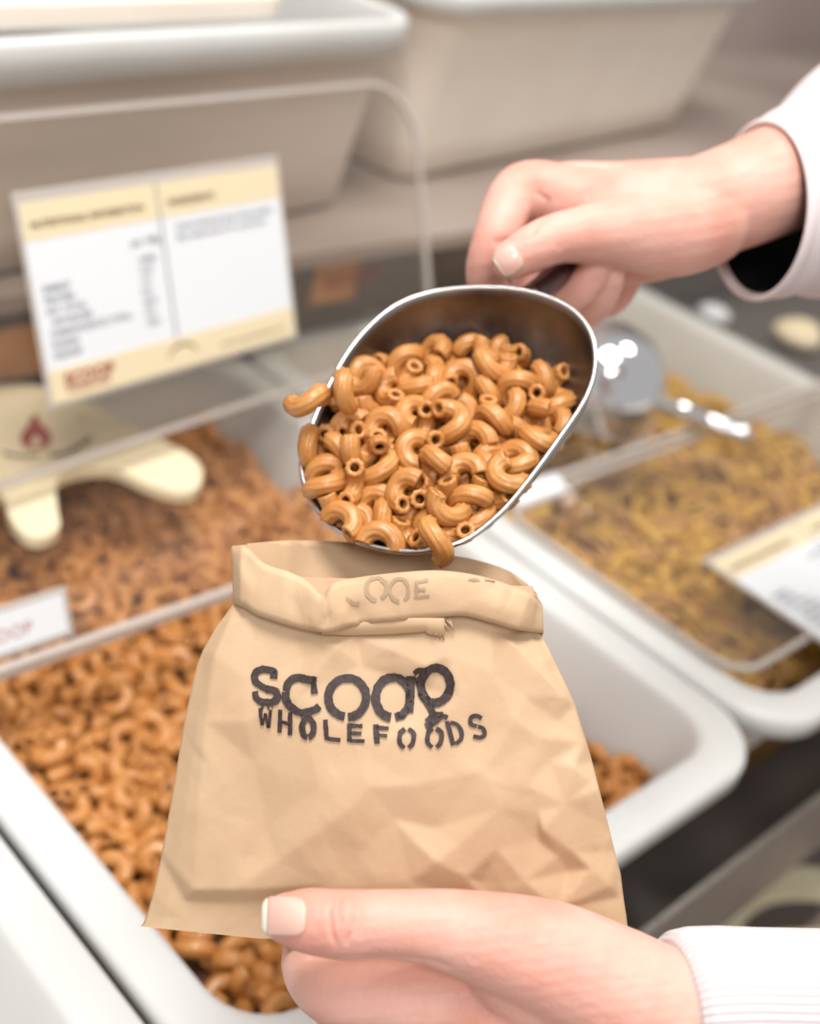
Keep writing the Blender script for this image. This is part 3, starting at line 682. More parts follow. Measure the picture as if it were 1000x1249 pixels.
# nails, laid on the skin and curved with it
def bvh_of(o): 
    me = o.data; return BVHTree.FromPolygons([v.co + o.location + (o.parent.location if o.parent else Vector()) * 0 for v in me.vertices], [p.vertices[:] for p in me.polygons])
def nail(hand, cx, cy, a, b, ang, parent, tipf=.16):
    bv = BVHTree.FromPolygons([v.co.copy() for v in hand.data.vertices], [tuple(p.vertices) for p in hand.data.polygons])
    ca, sa = math.cos(ang), math.sin(ang); n = 22
    def pos(u, v):   # u along the nail, -1 free edge; v across
        k = (1 - abs(u) ** 4.5) ** (1 / 3.2) if abs(u) < 1 else 0
        return cx + (u * a) * ca - (v * b * k) * sa, cy + (u * a) * sa + (v * b * k) * ca
    prev = None; grid = []
    for i in range(n + 1):
        u = -1 + 2 * i / n; row = []
        for j in range(13):
            v = -1 + 2 * j / 12; x, y = pos(max(-.985, min(.985, u)), v); p = cast(bv, x, y, .0)
            row.append((x, y, p))
        grid.append(row)
    # depth from the skin, smoothed by a quadratic fit so the plate is clean and may reach past the fingertip
    S = [(x, y, (R.T @ (p - [0, 0, H]))[2] * -1) for r in grid for x, y, p in r if p is not None]
    S = np.array(S); X, Y, D = S[:, 0] - cx, S[:, 1] - cy, S[:, 2]
    A = np.stack([np.ones_like(X), X, Y, X * X, X * Y, Y * Y], 1)
    keep = D < np.percentile(D, 88); co = np.linalg.lstsq(A[keep], D[keep], rcond=None)[0]
    f = lambda x, y: np.dot([1, x - cx, y - cy, (x - cx) ** 2, (x - cx) * (y - cy), (y - cy) ** 2], co)
    V = [at(x, y, f(x, y) - .00045) for r in grid for x, y, _ in r]; m = 13
    cut = int(n * tipf)
    for nm, i0, i1, mt, off in (('nail', cut, n, M_nail, 0), ('nail_free_edge', 0, cut, M_nailtip, 0)):
        Fs = [(i * m + j, i * m + j + 1, (i + 1) * m + j + 1, (i + 1) * m + j) for i in range(i0, i1) for j in range(m - 1)]
        used = sorted({k for fc in Fs for k in fc}); mp = {k: q for q, k in enumerate(used)}
        o = obj(nm, mesh(nm, [V[k] for k in used], [tuple(mp[k] for k in fc) for fc in Fs], mt), None)
        o.parent = parent; o.matrix_parent_inverse = parent.matrix_basis.inverted() if parent.parent is None else Matrix.Identity(4)
        s = o.modifiers.new('s', 'SOLIDIFY'); s.thickness = .0006; s.offset = 0
nail(lh, 346, 1118, 27, 24, .03, lh)
nail(rh, 620, 318, 15, 17, -.62, rh, .10)
# sleeves
def sleeve(name, rings, m, parent, ribs=0, amp=0, n=180, thick=.003):
    """rings: (centre px, py, depth, A vec, B vec)"""
    out = []
    for (c, A, B) in rings:
        ring = []
        for k in range(n):
            q = 2 * PI * k / n; s = 1 + (amp * (1 - abs(math.sin(q * ribs / 2)) ** .6 * 2) if ribs else 0)
            ring.append(c + (math.cos(q) * A + math.sin(q) * B) * s)
        out.append(ring)
    o = obj(name, mesh(name, *loft(out), m), parent); s = o.modifiers.new('s', 'SOLIDIFY'); s.thickness = thick; s.offset = -1
    return o
# left cuff: ribs run along the arm
rings = []
base = [(816, 1266, .398, 27.5), (818, 1266, .398, 30.0), (826, 1265, .398, 31.5), (845, 1264, .399, 32.4), (880, 1263, .401, 32.6), (930, 1264, .404, 32.6), (985, 1265, .407, 32.8), (1060, 1268, .412, 33.5), (1160, 1275, .42, 35)]
for x, y, d, r in base:
    A = camv(.06, 1, 0) * r / 1000; B = camv(.18, 0, 1) * r / 1000 * .92; rings.append((at(x, y, d), A, B))
Q = []
for i in range(len(rings) - 1):
    for k in range(4):
        t = k / 4; Q.append(tuple(rings[i][j] * (1 - t) + rings[i + 1][j] * t for j in range(3)))
Q.append(rings[-1])
o = sleeve('sleeve_cuff', Q, M_knit, person, 82, .020, 82 * 7, .003); o['label'] = 'white ribbed cuff of the lower arm'
# right sleeve
rings = []
for x, y, d, a, b, bz in ((925, 258, .590, 101, 34, .030), (934, 254, .592, 104, 35, .031), (960, 245, .600, 108, 37, .034), (1000, 226, .612, 128, 42, .042), (1050, 200, .63, 150, 46, .05), (1120, 165, .66, 168, 50, .055), (1220, 120, .70, 180, 50, .06)):
    A = camv(.03, -1, 0) * a * d / F; B = camv(1, 0, 0) * b * d / F + camv(0, 0, 1) * bz
    rings.append((at(x, y, d), A, B))
Q = []
for i in range(len(rings) - 1):
    for k in range(5):
        t = k / 5; Q.append(tuple(rings[i][j] * (1 - t) + rings[i + 1][j] * t for j in range(3)))
Q.append(rings[-1])
def foldy(Q, f):
    out = []
    for i, (c, A, B) in enumerate(Q): out.append((c, A * (1 + f(i)), B * (1 + f(i))))
    return out
o = sleeve('sleeve', foldy(Q, lambda i: .02 * math.sin(i * .9)), M_sweat, person, 0, 0, 120, .0028); o['label'] = 'pale smooth sleeve of the upper arm with an open cuff'
sm = o.modifiers.new('b', 'SUBSURF'); sm.levels = 1; sm.render_levels = 1
o = sleeve('sleeve_inside', [(c, A * .955, B * .955) for c, A, B in Q[3:]], M_sleeve_in, person, 0, 0, 80, .0005); o['label'] = 'black lining inside the upper sleeve'
# ------------------------------------------------------------------ held scoop object
sco = thing('pasta_scoop', 'worn aluminium scoop heaped with brown corkscrew pasta, held over the bag', 'scoop', cen - sn * SD)
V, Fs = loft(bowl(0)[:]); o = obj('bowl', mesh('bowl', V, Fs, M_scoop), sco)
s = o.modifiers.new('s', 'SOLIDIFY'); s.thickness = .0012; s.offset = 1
P = np.vstack([rimP, rimP[:2]]); rings = []
n = len(rimP)
for i in range(n):
    T = rimP[(i + 1) % n] - rimP[i - 1]; T /= np.linalg.norm(T); d = np.cross(T, sn); rr = .0011
    rings.append([rimP[i] + rr * (math.cos(q) * d + math.sin(q) * sn) for q in np.linspace(0, 2 * PI, 10, endpoint=False)])
rings.append(rings[0]); obj('rolled_rim', mesh('rolled_rim', *loft(rings), M_rim), sco)
hp = spline([at(648, 366, .536), at(662, 350, .541), at(692, 326, .556), at(730, 304, .574), at(790, 268, .606), at(815, 250, .622)], 30)
hr = np.interp(np.linspace(0, 1, 30), [0, .08, .2, .5, .9, 1], [.0070, .0060, .0052, .0058, .0062, .004])
obj('handle', mesh('handle', *tube(hp, hr, 20), M_handle), sco)
# ------------------------------------------------------------------ chrome scoop lying over the yellow pasta
cs = thing('chrome_scoop', 'shiny chrome round scoop lying over the yellow pasta', 'scoop', (.95, .585, .0085))
c0 = np.array([.885, .560, .046]); prof = [(1.22 * a, 1.22 * b) for a, b in [(.004, .040), (.014, .0385), (.026, .032), (.036, .020), (.041, .004), (.0415, -.012), (.0405, -.026), (.041, -.0285)]]
rings = [[c0 + np.array((r * math.cos(q), r * 1.12 * math.sin(q), z)) for q in np.linspace(0, 2 * PI, 48, endpoint=False)] for r, z in prof]
o = obj('bowl', mesh('bowl', *loft(rings, True, True), M_chrome), cs); s = o.modifiers.new('s', 'SOLIDIFY'); s.thickness = .0012; s.offset = -1
hpth = spline([(.925, .525, .030), (.945, .515, .026), (.960, .498, .022), (.974, .476, .019), (.986, .456, .018)], 26)
obj('handle', mesh('handle', *tube(hpth, np.interp(np.linspace(0, 1, 26), [0, .25, .35, .6, .8, .92, 1], [.006, .0075, .009, .0075, .0085, .0095, .006]), 18), M_chrome), cs)
# ------------------------------------------------------------------ cream die-cut tags
def tagcard(t, outline, z0, z1, m, n=150, M=None):
    ring = spline([(x, y) for x, y in outline], n, True)
    rr = [[(x, y, z) for x, y in ring] for z in (z0, z1)]
    if M is not None: rr = [[tuple(M @ Vector(p)) for p in r] for r in rr]
    V, Fs = loft(rr, True, True, True); me = mesh('card_shape', V, Fs, m, False)
    obj('card_shape', me, t)
TZ = .0165
def tz(x, y): return tuple(onz(x, y, TZ)[:2])
st = thing('branching_tag', 'cream die-cut tag with rounded arms and a red drop, on the cover at left', 'tag', (*tz(80, 560), .0085))
outl = [tz(x, y) for x, y in ((-60, 520), (-30, 478), (40, 470), (110, 492), (150, 515), (215, 545), (243, 566), (244, 590), (222, 601), (180, 590), (140, 572), (105, 572), (76, 580), (68, 592), (70, 620), (72, 643), (52, 656), (30, 652), (12, 630), (0, 600), (-40, 600), (-70, 570))]
tagcard(st, outl, .0085, TZ, M_cream)
drop = [tz(x, y) for x, y in ((44, 505), (50, 517), (60, 527), (62, 540), (52, 548), (40, 548), (28, 544), (25, 532), (33, 520), (40, 508))]
obj('red_drop', mesh('red_drop', *loft([[(x, y, z) for x, y in spline(drop, 40, True)] for z in (TZ + .0002, TZ + .0006)], True, True, True), M_inkred, False), st)
dd = [tz(x, y) for x, y in ((44, 533), (50, 541), (44, 546), (38, 542))]
obj('drop_centre', mesh('drop_centre', *loft([[(x, y, z) for x, y in spline(dd, 20, True)] for z in (TZ + .0006, TZ + .0009)], True, True, True), M_cream, False), st)
for pts, ww in ((((4, 552), (14, 556), (28, 557), (46, 556)), .0045), (((60, 556), (78, 554), (94, 546), (112, 533)), .0055), (((92, 510), (104, 512)), .002)):
    Q = spline([(*tz(x, y), 0) for x, y in pts], 16); T = np.gradient(Q, axis=0); T /= np.linalg.norm(T, axis=1)[:, None]; Nn = np.stack([-T[:, 1], T[:, 0], T[:, 2]], 1)
    V = []; Fs = []
    for i in range(16):
        g = .35 if i % 3 == 2 else 1
        V += [Q[i] + Nn[i] * ww * .5 * g + [0, 0, TZ + .0003], Q[i] - Nn[i] * ww * .5 * g + [0, 0, TZ + .0003]]
    Fs = [(2 * i, 2 * i + 2, 2 * i + 3, 2 * i + 1) for i in range(15)]
    obj('arched_lettering', mesh('arched_lettering', V, Fs, M_ink), st)
LZ = -.3148
def lz(x, y): return tuple(onz(x, y, LZ + .008)[:2])
rt = thing('looped_tag', 'cream looped tag on the lower ledge at the right edge', 'tag', (*lz(960, 1100), LZ))
oo = spline([lz(x, y) for x, y in ((1060, 1075), (1000, 1058), (960, 1060), (915, 1082), (870, 1118), (860, 1150), (900, 1170), (960, 1150), (1010, 1150), (1070, 1140))], 90, True)
ii = spline([lz(x, y) for x, y in ((1040, 1102), (990, 1092), (950, 1094), (925, 1105), (910, 1120), (906, 1135), (920, 1142), (950, 1136), (1000, 1134), (1045, 1128))], 90, True)
z0, z1 = LZ, LZ + .008
R4 = [[(x, y, z1) for x, y in oo], [(x, y, z1) for x, y in ii], [(x, y, z0) for x, y in ii], [(x, y, z0) for x, y in oo]]
obj('loop', mesh('loop', *loft(R4 + [R4[0]]), M_cream, False), rt)
# orange labels on the riser
def riser_label(label, x0, x1, z0, z1, txt):
    t = thing('shelf_label', label, 'label', ((x0 + x1) / 2, .798, z0))
    obj('card_strip', box('card_strip', (x0, .7955, z0), (x1, .7985, z1), M_kraftlab, .0006), t)
    M = Matrix.Translation((x0 + .012, .7952, z0 + (z1 - z0) * .3)) @ Matrix.Rotation(PI / 2, 4, 'X')
    obj('lettering', text_mesh(txt, (z1 - z0) * .42, M_inkred, M, bold=.0006), t)
o = obj('trim_5', box('trim_5', (-1.2, .799, -.02), (2.9, .8035, .100), M_clear, 0)); struct(o, 'clear front strip under the upper shelf')
riser_label('orange shelf label just right of the nutrition card', .745, .797, .030, .078, 'SCOOP')
riser_label('orange shelf label at the left edge, behind the nutrition card', .36, .476, .012, .056, 'SCOOP')
# unidentified pale lumps in the grey bin, not known to be any goods
for k, (x, y, r) in enumerate(((1.36, .62, .030), (1.33, .50, .026), (1.40, .55, .028), (1.30, .70, .02))):
    pts = []
    me = bpy.data.meshes.new('lump_start'); bm = bmesh.new(); bmesh.ops.create_icosphere(bm, subdivisions=3, radius=r)
    for v in bm.verts: v.co *= 1 + .16 * math.sin(v.co.x * 90 + k) * math.cos(v.co.y * 70); v.co.z *= .55
    me = bm_mesh('lump_mesh', bm, M_cream if k == 0 else M_paper_w, True)
    o = obj('pale_lump', me); o.location = (x, y, -.020); tag(o, ['cream lump nearest the sleeve in the dark grey bin', 'white lump nearest the customer in the dark grey bin', 'white lump at the far right in the dark grey bin', 'small white lump furthest back in the dark grey bin'][k], 'sweet')
o = obj('bin_filling', box('bin_filling', (1.285, .27, -.10), (1.65, .76, -.036), M_greybin, .01)); tag(o, 'dark grey granular filling of the bin at the right edge', 'filling', kind='stuff')
# resting places of the pasta pieces: shape, x, y, z, three numbers of rotation
D_SCOOP = [
    0,3590,2875,2502,19,90,25,  1,3958,2846,2786,39,-53,-71,  2,3801,2989,2630,-42,83,18,  3,3900,2635,2779,-26,-22,-86,  4,3886,2976,2718,25,-32,43,  5,3658,3017,2538,-25,-27,91,  0,3726,3116,2636,7,77,59,  1,3876,2846,2671,38,-50,3,
    2,3681,2607,2594,-43,89,-9,  3,3799,3098,2729,-95,-16,-20,  4,3650,2764,2535,2,90,-39,  5,3530,3165,2561,32,84,41,  0,3541,2738,2502,87,17,18,  1,3569,3022,2555,67,-52,-46,  2,3461,2696,2504,48,-8,-70,  3,3950,2739,2839,-59,39,69,
    4,3775,3014,2745,-40,-81,-39,  5,3594,2912,2602,-57,-18,41,  0,3793,2863,2606,7,73,46,  1,3864,3081,2816,60,-19,20,  2,3720,2932,2552,0,-8,-23,  3,3669,3111,2735,59,-23,72,  4,3706,2929,2627,-79,29,-22,  5,3744,2659,2617,-49,47,22,
    0,3727,2787,2567,32,-7,93,  1,3879,2736,2707,68,-28,-40,  2,3623,3142,2584,-94,24,0,  3,3942,2968,2837,-41,61,37,  4,3363,2729,2456,19,-39,2,  5,3742,2797,2659,-8,-20,-96,  0,3550,2608,2547,66,-61,21,  1,3739,3195,2787,79,41,40,
    2,3492,3004,2518,-31,72,12,  3,3635,2800,2618,-51,-51,9,  4,3878,2877,2790,-75,-5,-60,  5,3548,3262,2678,39,-2,0,  0,3400,3032,2515,58,46,39,  1,3496,2867,2518,-34,44,-52,  2,3423,2933,2502,52,48,33,  3,3800,2909,2744,60,-14,61,
    4,3660,3034,2626,-86,-6,-26,  5,3703,2526,2661,-23,-34,-62,  0,3585,3137,2686,68,0,70,  1,3431,3222,2610,53,12,-67,  2,3810,2689,2651,-56,39,20,  3,3805,2781,2818,6,-85,16,  4,3430,2584,2527,6,85,-13,  5,3608,2691,2618,62,-1,-46,
    0,3334,2870,2457,25,19,-71,  1,3304,2607,2472,-50,75,-21,  2,3809,2707,2772,-70,21,21,  3,3510,3069,2625,46,29,32,  4,3521,2766,2592,-42,28,19,  5,3557,2519,2584,73,-61,23,  0,3654,3244,2713,17,67,68,  1,3305,2969,2488,70,23,-58,
    2,3358,3140,2553,-26,83,23,  3,3765,2602,2767,12,22,28,  4,3587,3031,2736,29,-82,-36,  5,3295,2770,2463,-35,81,-23,  0,3648,2937,2697,-28,11,-93,  1,3226,2885,2462,-64,-22,-64,  2,3718,2684,2685,-43,88,-2,  3,3701,2974,2778,-86,2,-49,
    4,3335,2494,2510,14,-51,-64,  5,3478,2450,2606,47,-79,33,  0,3200,2728,2422,-26,5,-12,  1,3695,2737,2766,-27,72,-28,  2,3288,3051,2505,56,48,-7,  3,3115,2857,2436,63,-59,-13,  4,3722,2847,2747,-27,18,-65,  5,3364,2699,2539,-4,-9,-55,
    0,3405,2816,2543,-81,3,57,  1,3257,3135,2556,6,-17,74,  2,3655,2607,2690,-83,44,-14,  3,3325,2593,2567,-68,65,31,  4,3181,3051,2523,-85,-31,-30,  5,3133,2988,2467,-16,85,7,  0,3585,2842,2688,-69,64,-19,  1,3495,2841,2678,-72,9,-55,
    2,3596,2519,2680,-84,16,-50,  3,3513,2629,2633,-63,-26,-51,  4,3339,3121,2648,17,15,-62,  5,3235,2736,2511,-19,85,-2,  0,3509,2953,2625,-67,73,5,  1,3299,2827,2568,-2,-86,-41,  2,3403,3021,2628,23,-10,-66,  3,3594,2717,2731,52,12,62,
    4,3818,2535,2780,-21,-64,6,  5,3516,2501,2672,6,-18,-97,  0,3275,3197,2640,50,81,-7,  1,3426,2712,2629,-91,21,31,  2,3856,2986,2864,49,21,-79,  3,3344,2917,2591,-92,-19,-30,  4,3528,2952,2739,-27,-73,-47,  5,3060,2960,2468,51,6,-79,
    0,3087,2748,2412,91,27,-1,  1,3418,2438,2691,-5,97,-14,  2,3096,2744,2497,15,-64,13,  3,3154,2622,2473,-9,82,-54,  4,3464,3139,2640,14,-76,-43,  5,3275,2421,2535,-4,-22,-84,  0,3587,3212,2769,14,-75,40,  1,3187,2888,2566,71,69,7,
    2,3277,3016,2602,-40,-32,73,  3,3179,2530,2490,-66,-29,-64,  4,3424,2539,2629,-57,30,-52,  5,3376,2449,2613,-13,69,26,  0,2990,2973,2505,-31,-71,49,  1,3085,3074,2543,55,64,10,  2,3683,2509,2747,-10,21,-87,  3,3243,2945,2671,-43,-46,49,
    4,3149,2422,2509,-5,25,29,  5,3386,2956,2698,43,85,25,  0,3198,3097,2613,56,67,25,  1,2983,2732,2433,32,-23,10,  2,3120,2810,2578,0,-24,-86,  3,3774,2908,2865,27,-84,-44,  4,3419,2873,2671,61,53,-1,  5,3503,2702,2701,77,23,54,
    0,3113,2666,2581,43,64,40,  1,3441,3251,2713,-83,-29,0,  2,3177,2760,2547,-36,-42,16,  3,3442,2780,2735,-8,-21,-56,  4,2908,2733,2469,-85,-12,-41,  5,2965,2864,2447,-69,41,58,  0,3408,3107,2717,14,77,23,  1,3333,2732,2632,-47,-3,80,
    2,3254,2788,2651,-17,-41,82,  3,3110,2982,2598,1,56,-33,  4,3344,3204,2718,71,-25,-63,  0,3044,2646,2462,-21,65,-71,  2,3274,2482,2598,41,28,85,  3,3242,2662,2650,-77,-47,16,  5,3004,2816,2542,46,33,1,  0,3056,2526,2472,79,7,-55,
    1,3507,3080,2748,-29,35,83,  2,3334,2585,2663,-24,-31,45,  3,3093,2879,2634,44,55,-24,  4,3195,2578,2591,83,24,-41,  5,2962,2585,2463,-84,-23,-48,  2,2947,2896,2517,47,-84,14,  4,3175,2485,2583,-21,90,7,  5,3001,3071,2554,14,-72,-64]
D_BIN = [
    1,439,668,-91,-61,55,8,  3,333,435,-90,59,2,-44,  3,450,657,-87,12,72,-20,  5,389,315,-87,-82,51,19,  1,480,571,-90,-23,35,-30,  3,302,601,-91,69,-41,-45,  3,338,494,-93,18,23,-84,  4,528,652,-91,-9,-22,-37,
    3,313,406,-93,76,-34,13,  4,581,631,-91,61,-14,-13,  1,320,737,-90,-7,-77,48,  3,570,435,-92,27,16,-88,  4,317,623,-92,-26,17,63,  4,549,456,-91,-34,69,-54,  5,570,451,-91,-71,-3,39,  2,433,754,-89,20,17,95,
    1,418,564,-91,28,45,-58,  4,423,480,-93,-41,77,-45,  0,603,675,-92,-56,2,49,  2,607,573,-90,-52,-43,65,  3,513,478,-93,-53,19,-73,  5,591,601,-92,65,25,-43,  1,575,415,-89,71,-34,-30,  3,522,568,-91,-96,-2,21,
    0,519,394,-92,-40,85,7,  0,563,284,-86,1,-19,96,  3,449,335,-89,-77,30,-32,  2,409,723,-91,53,-59,-53,  3,407,334,-92,-94,20,22,  2,319,758,-90,70,-66,20,  3,399,557,-93,28,91,6,  3,436,680,-88,-90,-34,-1,
    2,304,485,-92,8,38,41,  3,595,566,-89,-45,87,-14,  4,451,593,-90,-40,-22,73,  4,606,748,-86,80,33,25,  2,547,408,-92,21,83,46,  0,310,620,-84,-16,-21,22,  1,431,305,-91,32,74,-57,  3,510,699,-92,17,42,-81,
    1,314,454,-82,69,-4,-25,  3,330,632,-92,-61,10,-69,  2,594,449,-92,7,50,27,  4,383,594,-91,43,50,-74,  5,304,641,-88,4,-95,25,  0,316,635,-81,-43,62,-64,  1,515,491,-91,19,56,50,  3,506,464,-91,-2,-71,-14,
    5,429,557,-91,-1,53,69,  3,337,538,-89,55,-2,-21,  5,592,634,-93,47,22,-67,  1,544,351,-86,-1,15,-88,  5,497,524,-92,-86,-20,42,  1,357,515,-81,60,18,49,  5,602,639,-93,-47,54,32,  3,371,636,-91,31,-64,16,
    1,451,430,-90,5,64,-75,  3,492,347,-91,-36,89,-7,  5,567,690,-92,-9,38,73,  0,524,527,-85,53,-78,-24,  1,429,490,-91,-26,56,13,  2,473,507,-92,57,49,-42,  3,520,661,-89,49,-40,36,  1,444,457,-90,11,38,-85,
    3,375,493,-92,9,-61,55,  0,606,364,-89,29,-10,-35,  2,522,465,-91,-28,59,72,  3,389,759,-81,44,42,-72,  5,351,631,-92,-82,32,22,  3,380,521,-83,-32,41,-23,  3,296,758,-90,27,-50,-78,  4,396,721,-91,91,-19,-31,
    0,473,403,-92,-51,39,64,  5,458,400,-91,66,-25,-63,  0,593,396,-92,77,-10,-48,  0,473,283,-92,-45,48,17,  1,464,339,-85,-25,24,81,  2,462,265,-84,-18,19,82,  3,524,702,-84,-43,33,-79,  5,387,458,-91,27,-70,-4,
    5,381,505,-90,-61,36,-3,  0,583,381,-91,-64,-31,59,  1,500,715,-89,-50,-31,47,  3,344,646,-91,78,31,-49,  4,533,640,-91,-60,41,-1,  2,568,401,-87,12,-97,-13,  3,544,424,-91,12,18,-19,  4,386,742,-92,50,-15,-10,
    0,349,506,-92,-95,-18,19,  1,503,561,-93,13,19,-54,  3,472,524,-81,-54,-54,13,  3,525,595,-85,74,53,21,  1,398,461,-92,-4,22,-11,  4,295,698,-90,31,-49,68,  5,326,505,-92,67,-50,-50,  1,567,547,-89,-25,-67,-68,
    3,343,708,-89,15,-26,82,  4,455,581,-91,69,41,-9,  4,526,497,-92,83,-2,-53,  0,591,347,-88,41,-85,-17,  3,370,307,-82,16,-16,71,  4,503,272,-92,66,-14,-65,  5,357,642,-90,-66,-24,51,  0,582,444,-84,-16,60,4,
    1,349,550,-91,4,-63,-7,  2,367,277,-86,-3,12,76,  3,538,461,-88,-57,-52,58,  4,517,522,-92,1,22,-38,  2,501,617,-92,5,70,22,  5,436,319,-93,-61,36,68,  3,381,378,-90,52,59,-43,  5,555,588,-85,84,-30,17,
    0,352,751,-92,-2,4,-95,  1,381,583,-91,76,20,-57,  3,540,585,-90,-23,92,-18,  5,367,758,-92,-43,-81,-37,  1,373,324,-92,-5,28,2,  5,522,677,-91,-69,-9,56,  0,434,364,-87,-30,90,25,  1,392,657,-83,-23,40,85,
    3,460,381,-85,15,-52,83,  4,320,658,-92,-8,65,36,  5,397,543,-93,-49,0,68,  1,573,674,-90,-76,-26,-54,  3,480,329,-84,0,38,-46,  1,581,606,-86,7,25,84,  2,378,484,-82,-57,36,45,  3,494,656,-93,28,91,5,
    2,603,557,-92,-76,-11,60,  3,493,480,-92,7,23,-18,  0,427,337,-82,-33,29,73,  1,330,460,-88,78,-45,-9,  3,478,344,-90,35,53,30,  4,463,721,-90,-36,-59,63,  1,288,583,-85,-96,19,11,  2,576,643,-92,-30,-44,80,
    3,433,739,-90,-65,3,54,  4,453,737,-92,-72,11,63,  5,472,497,-92,18,-75,37,  0,463,654,-92,-50,-18,-1,  1,379,746,-81,-19,82,-26,  3,434,270,-86,89,-27,14,  5,396,303,-85,-10,-35,85,  0,468,690,-91,-85,-24,33,
    1,290,746,-79,-46,44,-76,  3,600,704,-91,-11,-69,-6,  0,486,521,-86,-10,-39,53,  1,336,526,-91,-21,48,4,  3,515,759,-90,53,-48,-68,  4,581,292,-84,4,-49,-5,  0,409,445,-92,57,32,-70,  1,559,726,-82,46,-62,-60,
    2,347,622,-89,15,-62,58,  3,292,712,-85,27,52,-71,  1,590,546,-86,8,-20,-89,  3,501,331,-91,-7,21,58,  4,545,707,-89,84,13,-7,  5,479,754,-85,-3,-68,-11,  1,505,587,-86,-80,-56,10,  2,483,666,-92,50,53,-5,
    3,466,316,-87,1,-35,6,  4,346,339,-87,-8,41,89,  5,529,556,-88,-12,89,33,  0,602,760,-86,53,-63,9,  1,381,567,-93,-25,-43,-72,  2,428,376,-82,-44,19,86,  3,451,280,-85,-40,85,29,  0,557,665,-87,60,-72,-9,
    1,581,398,-91,55,79,3,  2,587,685,-92,-66,39,52,  3,601,608,-89,-94,2,6,  4,550,605,-93,-79,1,58,  5,403,291,-93,38,61,-52,  0,457,752,-90,-59,54,-19,  1,471,561,-91,-77,6,-30,  2,389,640,-90,68,37,-34,
    5,607,592,-90,83,23,40,  1,390,420,-82,86,-3,49,  2,456,680,-92,-50,-13,48,  3,443,324,-81,73,47,47,  4,485,559,-83,33,37,-56,  1,496,495,-82,45,-47,54,  2,573,711,-86,-20,16,45,  3,605,552,-81,-16,41,-46,
    4,430,460,-92,-41,-70,54,  0,447,492,-88,-1,61,9,  2,319,472,-93,29,31,-62,  3,288,481,-84,-81,-57,2,  4,511,536,-92,50,24,-6,  5,475,722,-89,19,21,84,  1,605,337,-92,-22,4,87,  2,502,432,-84,27,-72,22,
    3,429,722,-88,20,-16,92,  5,339,592,-92,17,42,18,  0,572,274,-92,-78,-18,58,  1,471,605,-90,64,71,6,  2,378,266,-89,41,-79,30,  3,414,301,-84,41,-81,-38,  4,492,396,-91,-58,54,-43,  5,308,382,-90,-74,17,-59,
    0,515,551,-84,44,-82,-31,  2,564,561,-86,12,52,-75,  3,372,692,-90,68,-57,10,  4,419,733,-91,-42,-31,83,  1,355,318,-84,-12,27,94,  2,340,309,-92,-18,33,71,  3,602,660,-85,-61,-36,20,  4,514,684,-90,-58,48,-56,
    0,605,652,-93,25,4,-90,  1,606,685,-86,12,-61,-75,  2,472,476,-93,6,47,-45,  3,470,543,-92,19,84,33,  0,445,565,-92,69,0,-70,  1,576,495,-88,-31,29,77,  2,441,416,-84,86,38,24,  3,344,750,-82,37,77,41,
    4,414,669,-90,-42,57,-46,  0,589,727,-84,-30,30,-61,  1,409,618,-91,11,-80,57,  2,435,432,-86,41,87,22,  3,476,299,-91,-68,3,-70,  4,468,747,-82,-6,-80,56,  5,353,700,-81,-86,17,-1,  0,297,515,-83,-15,78,54,
    2,543,382,-85,89,30,16,  3,392,353,-89,-5,-23,56,  4,413,575,-90,39,-71,-57,  5,470,631,-93,35,62,-36,  1,588,699,-83,40,11,2,  3,480,445,-84,87,-5,25,  4,562,679,-92,87,-12,-45,  5,521,747,-85,-11,7,-73,
    0,547,695,-84,65,43,-43,  1,301,532,-84,-89,2,-24,  2,373,541,-90,43,-42,-72,  3,581,267,-81,81,-43,13,  4,320,668,-90,-12,53,27,  5,457,638,-92,-14,32,77,  0,593,646,-84,40,-85,-16,  1,511,608,-88,-1,-31,20,
    2,376,711,-93,83,43,-34,  3,591,743,-84,-40,-16,66,  4,515,446,-91,-42,-13,-83,  0,304,294,-93,-63,71,16,  1,570,528,-87,3,-4,90,  2,469,678,-88,-58,53,-54,  3,542,282,-90,7,85,-41,  4,357,356,-85,-87,-41,-14,
    5,421,274,-90,-1,80,57,  0,604,721,-87,82,-39,-30,  3,592,283,-82,21,7,-85,  4,372,514,-90,-11,-76,58,  0,424,531,-93,-8,96,-3,  1,377,623,-90,79,-6,-45,  3,557,759,-80,-27,-16,-9,  5,403,738,-82,10,7,-81,
    1,491,365,-92,47,-28,-56,  2,509,629,-91,-57,-26,-76,  3,480,466,-85,-48,-67,6,  4,554,636,-82,13,40,-1,  5,468,573,-81,-54,6,14,  1,456,363,-86,9,23,69,  2,407,583,-90,35,-34,-83,  3,524,509,-83,-31,57,57,
    4,329,299,-82,3,74,-20,  5,604,448,-92,6,56,37,  0,299,410,-92,-69,4,66,  1,481,712,-81,52,26,69,  2,397,524,-85,-52,68,50,  3,435,404,-90,-70,-54,44,  5,593,328,-88,-36,10,-9,  0,488,755,-84,74,-26,59,
    1,309,521,-91,-9,-65,-17,  2,413,398,-89,-81,11,-51,  3,319,288,-87,1,13,52,  4,484,597,-87,-59,-73,2,  5,374,364,-86,-14,1,71,  1,292,292,-88,3,-3,98,  2,522,289,-89,69,21,62,  3,305,718,-81,-41,76,-14,
    4,524,434,-85,-17,29,74,  5,458,497,-85,76,-6,62,  0,287,554,-84,-49,-64,-9,  1,432,639,-87,1,-98,12,  2,420,425,-86,-21,96,8,  3,543,441,-84,28,-80,-38,  4,353,669,-88,10,-18,-4,  5,307,279,-92,-43,-3,39,
